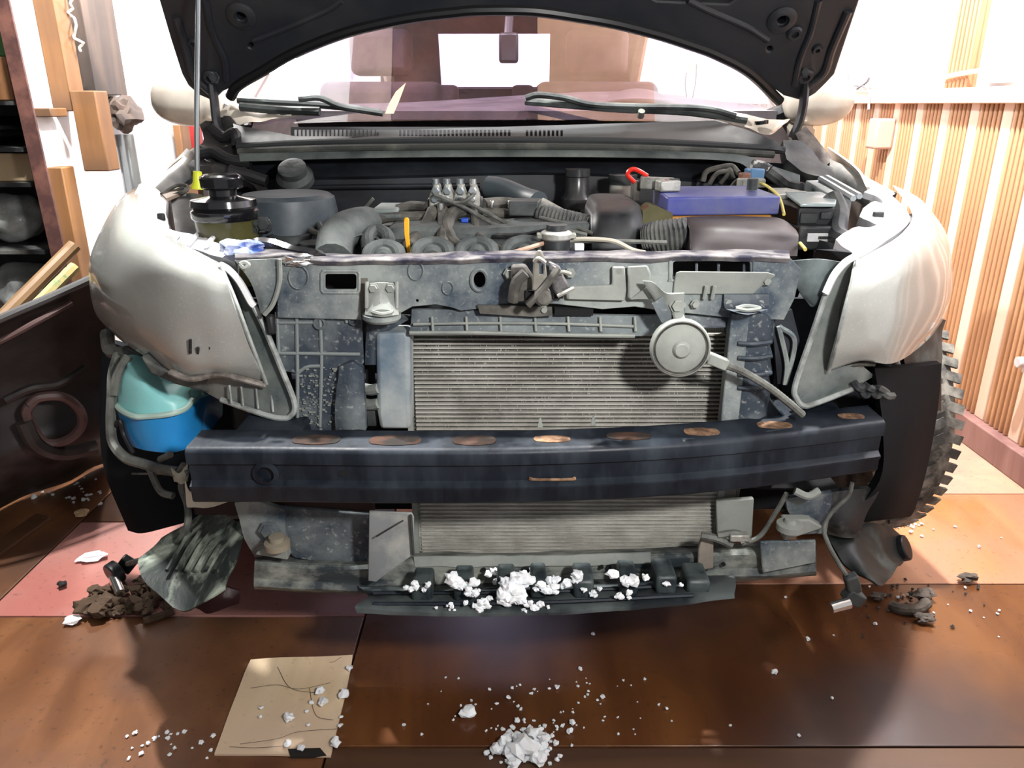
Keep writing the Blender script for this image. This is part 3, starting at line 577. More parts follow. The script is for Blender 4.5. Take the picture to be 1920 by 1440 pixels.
# engine: block, cover, intake runners
b = B(); pbox(b, 600, 1080, 452, 640, 1.30, .30); P('engine_block', b, M_engd, bev=.01)
b = B(); pts = [(720, 430), (800, 424), (900, 430), (1000, 424), (1110, 418), (1110, 450), (720, 458)]; plate(b, pts, 1.32, .12); P('valve_cover', b, M_eng, bev=.008)
b = B()
patch(b, [[W(600, 470, 1.22), W(612, 440, 1.30), W(650, 415, 1.36), W(690, 418, 1.36)], [W(640, 470, 1.20), W(655, 450, 1.24), W(680, 440, 1.26), W(715, 450, 1.27)]], (0, .10, -.03), 5, 5); P('intake_plenum', b, M_eng, bev=.004)
b = B(); tube(b, [W(625, 485, 1.21), W(632, 445, 1.26), W(660, 425, 1.30), W(690, 420, 1.34)], .030, 14); P('intake_elbow', b, M_eng)
for cx, cy, r in ((720, 478, 30), (812, 474, 31), (894, 473, 31), (985, 474, 36)):
    b = B(); a = W(cx - r, cy, 1.20); m_ = W(cx, cy - r * .62, 1.22); e = W(cx + r, cy, 1.20)
    tube(b, [a + Vector((0, -.01, -.03)), a, W(cx - r * .7, cy - r * .45, 1.21), m_, W(cx + r * .7, cy - r * .45, 1.21), e, e + Vector((0, -.01, -.03))], .010, 10)
    rn = P('intake_runner', b, M_eng)
    b = B(); tube(b, [W(cx - r * .55, cy + 6, 1.205), W(cx, cy - r * .2, 1.20), W(cx + r * .55, cy + 6, 1.205)], .008, 8); P('runner_rib', b, M_eng, parent=rn)
b = B(); tube(b, [W(690, 470, 1.24), W(690, 445, 1.27), W(705, 432, 1.30), W(725, 440, 1.28), W(730, 462, 1.25)], .011, 10); P('coolant_neck', b, M_eng)
b = B(); pbox(b, 696, 746, 392, 402, 1.42, .10); v = P('sensor_box', b, mat('grey_box', (.16, .19, .18), .6, b2=(.24, .27, .26), sc_=20), bev=.004)
b = B(); pbox(b, 690, 752, 402, 411, 1.41, .10); P('sensor_base', b, M_eng, parent=v, bev=.003)
# gas injector rail (four)
inj = B(); pbox(inj, 800, 905, 372, 402, 1.44, .05); ir = P('injector_rail', inj, M_engd, bev=.005)
for i, cx in enumerate((817, 838, 863, 887)):
    b = B(); plate(b, [(cx - 13, 388), (cx - 12, 366), (cx - 6, 352), (cx - 5, 346), (cx + 6, 346), (cx + 7, 352), (cx + 12, 366), (cx + 13, 388)], 1.43, .035); q = P('injector', b, M_alu, parent=ir, bev=.003)
    b = B(); bolt(b, cx, 358, 1.428, .006, .006); bolt(b, cx - 2, 374, 1.428, .005, .006); 
    c = W(cx, 346, 1.445); cyl(b, c, c + Vector((0, 0, .010)), .007); P('injector_nozzle', b, M_chrome if i == 3 else M_steel, parent=ir)
b = B(); c = W(828, 390, 1.42); cyl(b, c + Vector((0, -.01, -.012)), c + Vector((0, -.01, .01)), .007); P('hose_clamp', b, M_chrome, parent=ir)
# hoses from the rail
for pp, r in (([(812, 395, 1.42), (800, 420, 1.38), (780, 445, 1.32), (765, 462, 1.27)], .011), ([(832, 398, 1.42), (832, 425, 1.36), (830, 455, 1.28), (832, 472, 1.25)], .012),
              ([(868, 394, 1.42), (848, 402, 1.40), (838, 425, 1.35), (846, 452, 1.29), (868, 470, 1.25)], .012), ([(888, 398, 1.42), (893, 430, 1.36), (905, 450, 1.30), (935, 468, 1.25), (950, 475, 1.23)], .008),
              ([(800, 388, 1.44), (770, 386, 1.46), (744, 392, 1.46)], .009), ([(820, 405, 1.42), (770, 406, 1.42), (730, 408, 1.42), (690, 418, 1.4), (680, 425, 1.38)], .009), ([(905, 385, 1.46), (940, 382, 1.50), (965, 384, 1.50)], .013), ([(905, 398, 1.45), (960, 402, 1.45), (1010, 412, 1.42), (1060, 432, 1.36)], .009)):
    b = B(); tube(b, [W(*p) for p in pp], r, 10); P('rubber_hose', b, M_hose)
for pp in ([(815, 365, 1.41), (860, 384, 1.40), (900, 405, 1.39), (930, 425, 1.36)], [(835, 372, 1.41), (880, 395, 1.40), (920, 418, 1.37), (960, 428, 1.35), (1010, 432, 1.34)], [(862, 372, 1.41), (900, 392, 1.40), (950, 420, 1.37)], [(888, 366, 1.41), (870, 378, 1.40), (850, 380, 1.40)], [(700, 372, 1.5), (680, 395, 1.5)]):
    b = B(); tube(b, [W(*p) for p in pp], .0035, 6); P('injector_wire', b, M_grey)
b = B(); pbox(b, 864, 878, 410, 418, 1.38, .02); P('blue_connector', b, mat('conn_blue', (.02, .07, .4), .4), bev=.002)
b = B(); pbox(b, 918, 926, 376, 392, 1.43, .01); P('hose_clamp', b, M_chrome, bev=.003)
b = B(); pbox(b, 952, 958, 376, 392, 1.43, .01); P('hose_clamp', b, M_chrome, bev=.003)
# dipstick
b = B(); plate(b, [(757, 412), (759, 408), (765, 408), (767, 412), (767, 440), (770, 478), (764, 478), (758, 440)], 1.235, .004); P('dipstick_handle', b, M_ochre, bev=.0015)
# ribbed black hose + connectors mid
b = B(); tube(b, [W(915, 350, 1.62), W(945, 355, 1.60), (W(985, 372, 1.56)), W(1010, 380, 1.52)], .022, 12); P('air_hose', b, mat('slate_hose', (.05, .065, .075), .5))
b = B(); box(b, W(985, 388, 1.44), (.055, .06, .026), Matrix.Rotation(R(-8), 3, 'Z')); q = P('relay_box', b, M_engd, bev=.003)
b = B(); box(b, W(985, 380, 1.44), (.048, .05, .006), Matrix.Rotation(R(-8), 3, 'Z')); P('relay_lid', b, M_alu, parent=q, bev=.002)
b = B(); pts = [W(1012, 375, 1.46), W(1018, 370, 1.48), W(1058, 392, 1.44), W(1052, 400, 1.42), W(1020, 398, 1.43)]; prism(b, pts, (0, .03, -.012)); P('bracket_plate', b, M_alu, bev=.002)
b = B(); tube(b, [W(1010, 400, 1.42), W(1060, 412, 1.39), W(1110, 424, 1.36)], .017, 12, rib=.10, seg=14); P('corrugated_conduit', b, M_blkd)
for pp, m_ in (([(1012, 408, 1.38), (1060, 420, 1.34), (1112, 438, 1.30)], M_grey), ([(930, 440, 1.30), (980, 440, 1.28), (1040, 430, 1.27), (1100, 440, 1.25)], M_blkd), ([(960, 474, 1.17), (1000, 462, 1.17), (1030, 452, 1.20)], mat('pinkish_wire', (.42, .27, .2), .6)), ([(1060, 450, 1.20), (1100, 448, 1.19), (1150, 452, 1.18), (1185, 468, 1.17), (1210, 474, 1.16)], mat('tan_wire', (.36, .33, .27), .6)), ([(1060, 452, 1.2), (1150, 452, 1.2), (1250, 455, 1.2)], M_grey)):
    b = B(); tube(b, [W(*p) for p in pp], .0035, 6); P('engine_wire', b, m_)
# radiator neck + cap
b = B(); c = W(1043, 476, 1.19); lathe(b, c, (0, 0, 1), [(.021, -.02), (.021, .022), (.017, .026), (.016, .045)], 20); rc = P('radiator_neck', b, M_blkd)
b = B(); c = W(1043, 444, 1.19); lathe(b, c, (0, 0, 1), [(.018, -.006), (.024, -.002), (.025, .006), (.021, .009), (.010, .011), (0, .012)], 28)
for k in range(2): box(b, c + Vector((.024 * (1 - 2 * k), 0, .002)), (.012, .018, .007))
P('radiator_cap', b, M_alu, parent=rc, bev=.001)
b = B(); pbox(b, 1078, 1095, 458, 470, 1.16, .01); P('hose_clip', b, M_white, bev=.001)
# resonator box
b = B(); r_ = [[W(1112, 388, 1.40), W(1125, 377, 1.42), W(1180, 377, 1.42), W(1200, 384, 1.41)], [W(1108, 405, 1.34), W(1130, 398, 1.33), W(1180, 398, 1.33), W(1205, 405, 1.35)], [W(1108, 440, 1.30), W(1130, 438, 1.29), W(1180, 438, 1.29), W(1206, 440, 1.31)], [W(1112, 500, 1.28), W(1130, 505, 1.27), W(1180, 505, 1.27), W(1200, 500, 1.30)]]
patch(b, r_, (0, .12, 0), 6, 6); P('resonator_box', b, M_blk, bev=.006)
# reservoirs at the back
b = B(); c = W(1082, 372, 1.70); lathe(b, c, (0, 0, 1), [(.032, -.02), (.034, 0), (.026, .012), (.024, .045), (.027, .047), (.027, .062), (0, .064)], 28); P('reservoir_cap', b, mat('wet_black', (.018, .02, .022), .25, b2=(.05, .05, .05), sc_=12))
b = B(); c = W(1166, 372, 1.70); lathe(b, c, (0, 0, 1), [(.020, -.05), (.022, -.01), (.028, .012), (.028, .03)], 24); br = P('brake_reservoir', b, mat('milky_tank', (.42, .40, .36), .45))
b = B(); lathe(b, c + Vector((0, 0, .03)), (0, 0, 1), [(.030, 0), (.031, .02), (0, .022)], 24); P('reservoir_lid', b, M_engd, parent=br)
# battery
b = B(); f = lambda x, y, Y: W(x, y, Y)
a = W(1255, 398, 1.38); z0 = a.z - .13
A0 = W(1250, 400, 1.385); A1 = W(1445, 392, 1.40); A2 = W(1395, 352, 1.60); A3 = W(1225, 356, 1.58)
z1 = A0.z - .022; top4 = [Vector((A0.x, 1.37, 0)), Vector((A1.x, 1.39, 0)), Vector((A2.x, 1.57, 0)), Vector((A3.x, 1.55, 0))]
zt = W(1350, 366, 1.38).z
bat = B(); prism(bat, [Vector((p.x, p.y, zt - .16)) for p in top4], (0, 0, .125)); bt = P('battery', bat, M_bator, bev=.004)
b = B(); prism(b, [Vector((p.x * 1.0, p.y, zt - .034)) + Vector((dx, dy, 0)) for p, (dx, dy) in zip(top4, ((-.005, -.006), (.01, -.006), (.005, .004), (-.005, .004)))], (0, 0, .032)); P('battery_lid', b, M_bat, parent=bt, bev=.003)
for x, y in ((1262, 1.47), (1408, 1.47)):
    p = W(x, 372, y); b = B(); cyl(b, (p.x, y, zt), (p.x, y, zt + .02), .010); P('battery_post', b, M_engd, parent=bt)
b = B(); patch(b, [[W(1205, 395, 1.36), W(1225, 385, 1.37), W(1262, 400, 1.36)], [W(1205, 440, 1.33), W(1230, 440, 1.33), W(1258, 445, 1.33)]], (0, .05, 0)); P('battery_insulation', b, M_olive)
b = B(); pbox(b, 1187, 1200, 340, 378, 1.52, .03); pbox(b, 1205, 1222, 332, 350, 1.52, .03); q = P('fuse_holder', b, M_hose, bev=.003)
b = B(); tube(b, [W(1190, 342, 1.52), W(1177, 328, 1.52), W(1183, 318, 1.52), W(1195, 319, 1.52), W(1214, 330, 1.52)], .0042, 8); P('battery_wire', b, M_red, label='bright red wire loop')
b = B(); box(b, W(1232, 344, 1.50), (.06, .03, .022), R(-25)); box(b, W(1252, 348, 1.46), (.04, .03, .02), R(10)); P('terminal_clamp', b, M_alu, parent=bt, bev=.003)
b = B(); pbox(b, 1246, 1256, 338, 350, 1.45, .02); P('terminal_cover', b, mat('dull_red', (.3, .06, .05), .6), parent=bt, bev=.003)
# air duct + corrugated hose
b = B(); rows = [[W(1268, 430, 1.31), W(1275, 409, 1.32), W(1340, 405, 1.33), W(1420, 406, 1.33), W(1465, 410, 1.32), W(1492, 430, 1.32)], [W(1290, 425, 1.26), W(1295, 422, 1.25), W(1345, 420, 1.24), W(1420, 425, 1.24), W(1470, 432, 1.24), W(1497, 440, 1.26)], [W(1292, 452, 1.23), W(1298, 446, 1.22), W(1345, 444, 1.21), W(1420, 450, 1.21), W(1470, 455, 1.22), W(1497, 450, 1.24)], [W(1295, 470, 1.20), W(1300, 478, 1.19), W(1345, 478, 1.19), W(1420, 480, 1.19), W(1465, 480, 1.20), W(1495, 480, 1.22)]]
patch(b, rows, (0, .05, -.03), 5, 5); P('air_intake_duct', b, M_brown)
b = B(); tube(b, [W(1212, 452, 1.30), W(1240, 446, 1.29), W(1290, 440, 1.28)], .034, 18, rib=.10, seg=12, flat=.8); P('intake_bellows', b, M_blkd)
# fuse box right
b = B(); pbox(b, 1497, 1562, 388, 425, 1.40, .16); fb = P('fuse_box', b, M_blk, bev=.004)
b = B(); q = [W(1470, 365, 1.55), W(1540, 365, 1.55), W(1568, 380, 1.42), W(1566, 388, 1.39), W(1500, 388, 1.39)]; prism(b, q, (0, 0, .006)); P('fuse_box_lid', b, mat('lid_silver', (.30, .36, .36), .22, coat=.3), parent=fb, bev=.002)
b = B(); pbox(b, 1502, 1532, 400, 420, 1.395, .01); pbox(b, 1540, 1558, 398, 412, 1.395, .01); P('fuse_box_clip', b, M_engd, parent=fb, bev=.002)
b = B(); pbox(b, 1500, 1575, 425, 470, 1.38, .16); P('fuse_box_base', b, M_blkd, parent=fb, bev=.004)
b = B(); pbox(b, 1515, 1558, 438, 453, 1.375, .004); lb = P('white_label', b, M_white, parent=fb)
b = B(); q = [W(1530, 468, 1.30), W(1536, 450, 1.30), W(1610, 466, 1.22), W(1600, 474, 1.18)]; prism(b, q, (0, .02, -.06)); P('dark_cover', b, M_blkd)
b = B()
for k in range(7): x_ = W(1535 + k * 2.6, 443, 1.374); bxx(b, x_.x, x_.x + .0012, 1.372, 1.376, x_.z - .005, x_.z)
P('label_print', b, M_rub, parent=fb)
b = B(); q = [W(1510, 338, 1.68), W(1565, 336, 1.68), W(1600, 360, 1.52), W(1560, 368, 1.50)]; prism(b, q, (0, 0, -.05)); rb = P('relay_cover', b, mat('cover_grey', (.10, .12, .12), .35, b2=(.25, .28, .28), sc_=10), bev=.004)
b = B(); tube(b, [W(1538, 335, 1.66), W(1600, 372, 1.46)], .006, 6); tube(b, [W(1550, 333, 1.66), W(1612, 368, 1.46)], .006, 6); P('cover_strap', b, M_steel, parent=rb)
b = B(); tube(b, [W(1560, 370, 1.45), W(1572, 400, 1.42), W(1570, 440, 1.38), W(1590, 455, 1.32)], .018, 10); P('fender_harness', b, M_blkd)
# wiring upper right
for pp, r, m_ in (([(1318, 340, 1.72), (1325, 322, 1.72), (1350, 314, 1.72), (1372, 312, 1.72), (1385, 325, 1.70)], .006, M_hose), ([(1330, 345, 1.70), (1345, 325, 1.70), (1370, 320, 1.70)], .005, M_hose), ([(1350, 345, 1.7), (1362, 330, 1.7), (1368, 318, 1.7), (1375, 335, 1.7)], .005, M_hose), ([(1370, 352, 1.66), (1385, 338, 1.66), (1410, 340, 1.64)], .005, M_hose),
              ([(1410, 312, 1.68), (1425, 314, 1.68), (1442, 322, 1.67)], .014, mat('banded_white', (.45, .45, .42), .5, b2=(.05, .05, .05), sc_=55, lo=.48, hi=.52)), ([(1442, 322, 1.67), (1460, 335, 1.66), (1480, 350, 1.64), (1500, 355, 1.62)], .014, M_blkd),
              ([(1400, 350, 1.60), (1408, 344, 1.6), (1430, 345, 1.58), (1455, 362, 1.50), (1464, 378, 1.44), (1470, 402, 1.36)], .0028, M_ywire), ([(1500, 456, 1.24), (1510, 468, 1.2)], .0028, M_ywire)):
    b = B(); tube(b, [W(*p) for p in pp], r, 8); P('engine_wire' if r < .01 else 'wire_loom', b, m_)
b = B(); box(b, W(1414, 327, 1.64), (.032, .03, .024), R(12)); P('blue_connector', b, mat('conn_lightblue', (.08, .18, .32), .4), bev=.003)
b = B(); box(b, W(1408, 343, 1.60), (.05, .03, .018), R(8)); P('grey_connector', b, M_alu, bev=.003)
b = B(); box(b, W(1395, 338, 1.62), (.02, .02, .03), R(8)); P('brown_relay', b, mat('rel_brown', (.16, .07, .04), .5), bev=.003)
b = B(); q = [W(1440, 352, 1.60), W(1475, 352, 1.60), W(1530, 362, 1.55), W(1460, 364, 1.52)]; prism(b, q, (0, 0, -.02)); P('junction_plate', b, M_alu, bev=.002)
# right hinge-side grime and fender inner
b = B(); patch(b, [[W(1470, 262, 1.86), W(1500, 268, 1.86), W(1540, 300, 1.84), W(1560, 320, 1.80)], [W(1470, 300, 1.78), W(1500, 318, 1.76), W(1540, 335, 1.72), W(1570, 345, 1.70)]], (0, .02, -.02), 5, 4, jit=.01, js=20); P('fender_mount', b, M_blkd)
b = B(); patch(b, [[W(1510, 235, 1.90), W(1535, 262, 1.88), W(1560, 300, 1.84)], [W(1490, 250, 1.88), W(1510, 290, 1.84), W(1540, 320, 1.80)]], (0, .02, -.02), 5, 4, jit=.006, js=20); P('fender_seal', b, mat('brown_grime', (.035, .025, .02), .7, b2=(.12, .10, .08), sc_=20))
# fenders: strip rails + white front wings of fenders
M_fend = mat('fender_edge', (.10, .105, .11), .35, b2=(.26, .25, .23), sc_=6)
b = B(); patch(b, [[W(1556, 298, 1.84), W(1600, 318, 1.74), W(1640, 340, 1.64), W(1682, 362, 1.54)], [W(1555, 312, 1.82), W(1590, 332, 1.72), W(1625, 356, 1.62), W(1650, 378, 1.54)], [W(1545, 335, 1.80), W(1590, 360, 1.70), W(1615, 372, 1.62), W(1635, 388, 1.56)]], (0, .004, -.01), 5, 4); fr = P('fender', b, M_fend)
b = B(); patch(b, [[W(350, 278, 1.86), W(325, 303, 1.76), W(290, 328, 1.64), W(258, 348, 1.55)], [W(366, 290, 1.84), W(340, 312, 1.74), W(310, 332, 1.64), W(288, 352, 1.56)], [W(380, 320, 1.80), W(350, 340, 1.70), W(325, 352, 1.62), W(300, 362, 1.56)]], (0, .004, -.01), 5, 4); fl = P('fender', b, M_fend)
for s in (-1, 1):  # outer fender skin
    b = B(); patch(b, [[(s * .715, 1.58, .845), (s * .74, 1.7, .872), (s * .752, 1.9, .905)], [(s * .74, 1.58, .78), (s * .78, 1.7, .80), (s * .785, 1.9, .81)], [(s * .75, 1.60, .60), (s * .80, 1.72, .66), (s * .835, 1.95, .66)], [(s * .75, 1.56, .50), (s * .825, 1.75, .645), (s * .83, 2.0, .50)], [(s * .75, 1.56, .46), (s * .825, 1.78, .64), (s * .83, 2.06, .35)]], (-s * .006, 0, 0), 5, 4); P('fender_skin', b, M_cream)
b = B(); patch(b, [[W(1633, 353, 1.56), W(1665, 362, 1.54), W(1700, 395, 1.40), W(1702, 420, 1.30), W(1660, 452, 1.20), W(1606, 480, 1.13)], [W(1620, 360, 1.55), W(1650, 372, 1.52), W(1675, 405, 1.38), W(1672, 425, 1.28), W(1640, 450, 1.20), W(1598, 474, 1.14)]], (0, .004, -.012), 6, 3); P('lens_top_flange', b, M_white)
# white headlamp back covers inside the bay
M_whd = mat('lamp_body', (.50, .49, .53), .4, b2=(.72, .72, .74), sc_=6)
b = B(); patch(b, [[W(1566, 450, 1.26), W(1600, 428, 1.32), W(1640, 425, 1.34), W(1672, 400, 1.38)], [W(1580, 462, 1.22), W(1612, 450, 1.25), W(1650, 440, 1.28), W(1685, 420, 1.34)], [W(1605, 474, 1.18), W(1625, 464, 1.2), W(1660, 445, 1.24), W(1690, 425, 1.32)]], (0, .006, -.02), 4, 4, jit=.003, js=40); P('lamp_top_cover', b, M_whd)
b = B(); patch(b, [[W(1618, 390, 1.46), W(1640, 378, 1.50), W(1660, 385, 1.50)], [W(1612, 405, 1.42), W(1640, 420, 1.36), W(1672, 425, 1.34)]], (0, .01, -.02), 4, 4, jit=.003, js=30); P('inner_wing_panel', b, M_white)
b = B(); pbox(b, 1640, 1658, 397, 410, 1.40, .01); P('square_plug', b, M_engd, bev=.003)
b = B(); patch(b, [[W(262, 345, 1.55), W(292, 352, 1.56), W(312, 370, 1.50)], [W(250, 372, 1.48), W(282, 395, 1.42), W(312, 410, 1.40)], [W(265, 400, 1.38), W(290, 425, 1.32), W(318, 440, 1.30)]], (0, .01, -.02), 5, 4, jit=.004, js=25); P('inner_wing_panel', b, M_white)
b = B(); pbox(b, 292, 308, 400, 415, 1.38, .01); P('square_plug', b, M_engd, bev=.003)
b = B(); patch(b, [[W(300, 425, 1.32), W(345, 435, 1.30), W(395, 450, 1.24), W(440, 470, 1.18)], [W(310, 452, 1.24), W(350, 462, 1.21), W(400, 478, 1.17), W(440, 492, 1.14)]], (0, .01, -.02), 5, 4, jit=.003, js=30); q = P('lamp_top_cover', b, M_whd)
for x in (335, 370, 405):
    b = B(); tube(b, [W(x, 440, 1.27), W(x - 20, 462, 1.20)], .004, 6); P('cover_rib', b, M_whd, parent=q)
# engine-bay left corner
b = B(); pts = [(302, 362), (330, 346), (352, 348), (352, 356), (312, 372)]; prism(b, [W(x, y, 1.55 + (356 - y) * .004) for x, y in pts], (0, 0, -.006)); q = P('wire_bracket', b, mat('tan_bracket', (.34, .25, .18), .6))
b = B(); tube(b, [W(303, 364, 1.52), W(330, 348, 1.56), W(350, 349, 1.56), W(348, 358, 1.53), W(315, 370, 1.52)], .004, 6); tube(b, [W(318, 362, 1.54), W(345, 352, 1.55)], .004, 6); P('bracket_rim', b, M_hose, parent=q)
b = B(); patch(b, [[W(320, 372, 1.52), W(350, 362, 1.54), W(380, 365, 1.56)], [W(330, 440, 1.32), W(355, 440, 1.34), W(385, 440, 1.36)]], (0, .02, -.02), 5, 4); P('apron_box', b, M_blkd)
b = B(); patch(b, [[W(385, 230, 1.92), W(420, 215, 1.93), W(445, 235, 1.92)], [W(375, 270, 1.86), W(415, 265, 1.86), W(448, 275, 1.85)], [W(360, 310, 1.76), W(410, 312, 1.74), W(470, 320, 1.76)], [W(390, 345, 1.66), W(430, 345, 1.66), W(505, 345, 1.72)]], (0, .03, -.02), 6, 6, jit=.022, js=22); P('crumpled_loom_cover', b, mat('foam_black', (.012, .012, .013), .8, b2=(.035, .032, .03), sc_=20))
for pp in ([(395, 240, 1.86), (420, 258, 1.85), (440, 250, 1.84), (445, 275, 1.83)], [(370, 290, 1.78), (400, 285, 1.78), (430, 300, 1.76), (470, 305, 1.76)], [(430, 320, 1.72), (470, 330, 1.72), (500, 340, 1.72)]):
    b = B(); tube(b, [W(*p) for p in pp], .013, 10); P('wire_loom', b, M_rub)
# oil/steering reservoir left
c = W(432, 475, 1.30); b = B(); lathe(b, c, (0, 0, 1), [(.048, -.05), (.050, .0), (.050, .060), (.050, .062)], 36); rv = P('steering_reservoir', b, M_olive)
b = B(); lathe(b, c + Vector((0, 0, .060)), (0, 0, 1), [(.053, -.002), (.055, .002), (.055, .012), (.050, .016), (.054, .020), (.052, .030), (.028, .034), (.022, .036), (.022, .046)], 36); P('reservoir_top', b, M_clean, parent=rv)
b = B(); lathe(b, c + Vector((0, 0, .106)), (0, 0, 1), [(.028, 0), (.033, .002), (.034, .020), (.028, .024), (0, .024)], 10); P('reservoir_cap', b, M_clean, parent=rv, bev=.002)
b = B(); pbox(b, 470, 502, 412, 440, 1.30, .03); q = P('reservoir_bracket', b, M_clean, parent=rv, bev=.004)
b = B(); bolt(b, 495, 420, 1.295, .010, .006); bolt(b, 478, 430, 1.295, .005, .01); bolt(b, 482, 418, 1.295, .004, .01); P('bracket_bolt', b, M_engd, parent=rv)
b = B(); tube(b, [W(548, 366, 1.58), W(580, 372, 1.54), W(585, 395, 1.48), W(600, 425, 1.40), W(608, 440, 1.36)], .006, 8); P('engine_wire', b, M_eng)
b = B(); tube(b, [W(575, 400, 1.46), W(582, 430, 1.40), W(605, 440, 1.36)], .006, 8); P('engine_wire', b, M_grey)
b = B(); c = W(545, 450, 1.38); lathe(b, c, (0, 0, 1), [(.038, -.03), (.038, .01), (.03, .012), (.03, .004), (0, .004)], 24); lathe(b, W(595, 465, 1.3), (0, 0, 1), [(.03, -.03), (.03, .01), (0, .01)], 20); P('engine_mount', b, M_engd)
b = B(); tube(b, [W(450, 478, 1.15), W(480, 462, 1.18), W(510, 462, 1.18), W(550, 475, 1.17), W(590, 482, 1.15), W(600, 490, 1.13)], .013, 8); P('panel_loom', b, M_clean)
b = B(); blob(b, W(455, 464, 1.16), .022, .3, 2, 3, (1.6, 1, .5), 3); P('blue_white_wrap', b, mat('bluewhite', (.55, .6, .75), .3, b2=(.05, .1, .35), sc_=25), parent=car)
b = B(); blob(b, W(556, 488, 1.10), .016, .3, 3, 3, (1.9, .6, .5), 5); P('ice_smear', b, M_chrome)
# ================================================================= FRONT FACE
# slam panel
ys = 1.10
slam = [(438, 482), (520, 480), (620, 489), (800, 487), (900, 484), (1000, 482), (1200, 484), (1330, 480), (1480, 482), (1502, 505), (1490, 560), (1470, 600), (1370, 596), (1235, 582), (1190, 575), (1130, 580), (1042, 570), (957, 568), (898, 579), (865, 583), (844, 576), (817, 571), (773, 575), (746, 590), (690, 600), (520, 596), (520, 560), (500, 560), (470, 520)]
sh_ = [rrect(609, 514, 668, 543, 5), circ(899, 525, 11, 15), circ(782, 564, 3, n=8), rrect(1262, 490, 1407, 520, 5)]
b = B(); plate(b, slam, ys, .006, sh_); sp = P('upper_tie_panel', b, M_slam, bev=.0015)
b = B(); q = []
xs = [(440, 480), (530, 478), (620, 486), (800, 484), (1000, 480), (1200, 481), (1330, 478), (1480, 480)]
patch(b, [[W(x, y - 10, 1.165) for x, y in xs], [W(x, y - 6, 1.14) for x, y in xs], [W(x, y, 1.10) for x, y in xs], [W(x, y + 4, 1.094) for x, y in xs]], (0, .003, -.006), 6, 2, jit=.003, js=25)
P('panel_top_flange', b, mat('flange', (.02, .02, .035), .28, b2=(.15, .14, .135), sc_=14, lo=.42, hi=.6, r2=.7), parent=sp)
def rim(pts_, Y, r=.003, name='hole_rim', m=None, parent=sp):
    b = B(); tube(b, [W(x, y, Y) for x, y in pts_ + pts_[:1]], r, 6, seg=2); P(name, b, m or M_slam, parent=parent)
rim(rrect(603, 508, 674, 549, 7), 1.099, .0022); rim(circ(899, 525, 15, 20), 1.098, .003); rim(rrect(1256, 486, 1413, 526, 7), 1.099, .0022)
b = B(); pbox(b, 590, 1430, 490, 550, 1.20, .01); P('hole_backing', b, M_hole, parent=sp)
for x in (1306, 1347, 1395): 
    b = B(); tube(b, [W(x, 493, 1.12), W(x, 518, 1.12)], .0022, 6); P('intake_vane', b, M_shroud, parent=sp)
# pressed rings / embossing
for cx, cy, r in ((780, 508, 14), (840, 540, 10), (560, 520, 18)): rim(circ(cx, cy, r, r * 1.2), 1.0985, .0016, 'embossed_ring')
b = B()
for x, y, r in ((955, 513, 9), (1069, 512, 8), (1160, 507, 7), (1187, 507, 8), (1188, 540, 7), (1271, 573, 7), (1303, 570, 7), (1437, 527, 7), (1365, 566, 7), (1425, 566, 6), (1020, 580, 6)):
    bolt(b, x, y, 1.094, r * .00075, .006)
P('panel_bolts', b, M_dust, parent=sp)
# intake lip plate
b = B(); plate(b, [(1268, 512), (1276, 509), (1440, 511), (1455, 516), (1425, 540), (1412, 552), (1262, 552), (1264, 530)], lambda x, y: 1.085 if y < 530 else 1.095, .004); il = P('intake_lip', b, M_dust, parent=sp, bev=.0015)
b = B()
for x in (1325, 1340): tube(b, [W(x, 536, 1.086), W(x - 5, 560, 1.092)], .003, 6)
P('lip_crease', b, M_dust, parent=sp)
# upper mounts
def mount(x0, y0, x1, y1, nm='radiator_mount'):
    cx = (x0 + x1) / 2; b = B()
    patch(b, [[W(x0, y0, 1.088), W(cx, y0, 1.083), W(x1, y0, 1.088)], [W(x0, y0 + (y1 - y0) * .5, 1.08), W(cx, y0 + (y1 - y0) * .5, 1.074), W(x1, y0 + (y1 - y0) * .5, 1.08)], [W(x0 - 3, y1, 1.07), W(cx, y1 + 4, 1.052), W(x1 + 3, y1, 1.07)]], (0, .006, 0), 4, 4); m = P(nm, b, M_dust, parent=car)
    b = B(); lathe(b, W(cx, y1 + 3, 1.085), (0, 0, 1), [((x1 - x0) * .00042, -.006), ((x1 - x0) * .00048, -.002), ((x1 - x0) * .00048, .004), (.012, .007)], 24); P('mount_grommet', b, M_slam, parent=m)
    for x in (x0 + 13, x1 - 13):
        b = B(); bolt(b, x, y0 + 10, 1.082, .006, .006); P('mount_bolt', b, M_dust, parent=m)
    for x in (x0 + 1, x1 - 1):
        b = B(); tube(b, [W(x, y0 - 2, 1.084), W(x, y1 - 12, 1.074)], .003, 6); P('mount_flange', b, M_dust, parent=m)
    b = B(); tube(b, [W(x0 + 10, y1 - 6, 1.062), W(cx, y1 - 1, 1.055), W(x1 - 10, y1 - 6, 1.062), W(cx, y1 - 10, 1.062), W(x0 + 10, y1 - 6, 1.062)], .003, 6); P('mount_slot_rim', b, M_dust, parent=m)
mount(687, 530, 745, 590)
b = B(); patch(b, [[W(1358, 552, 1.092), W(1400, 552, 1.09), W(1442, 552, 1.092)], [W(1358, 572, 1.088), W(1400, 574, 1.08), W(1442, 572, 1.088)], [W(1362, 580, 1.07), W(1402, 590, 1.045), W(1440, 580, 1.07)]], (0, .006, 0), 4, 4); m = P('radiator_mount', b, M_shroud)
b = B(); tube(b, [W(1380, 578, 1.06), W(1400, 574, 1.062), W(1425, 578, 1.06), W(1402, 582, 1.055), W(1380, 578, 1.06)], .003, 6); P('mount_slot_rim', b, M_dust, parent=m)
b = B(); pbox(b, 672, 694, 522, 600, 1.098, .003); P('panel_cut', b, M_hose, parent=sp)
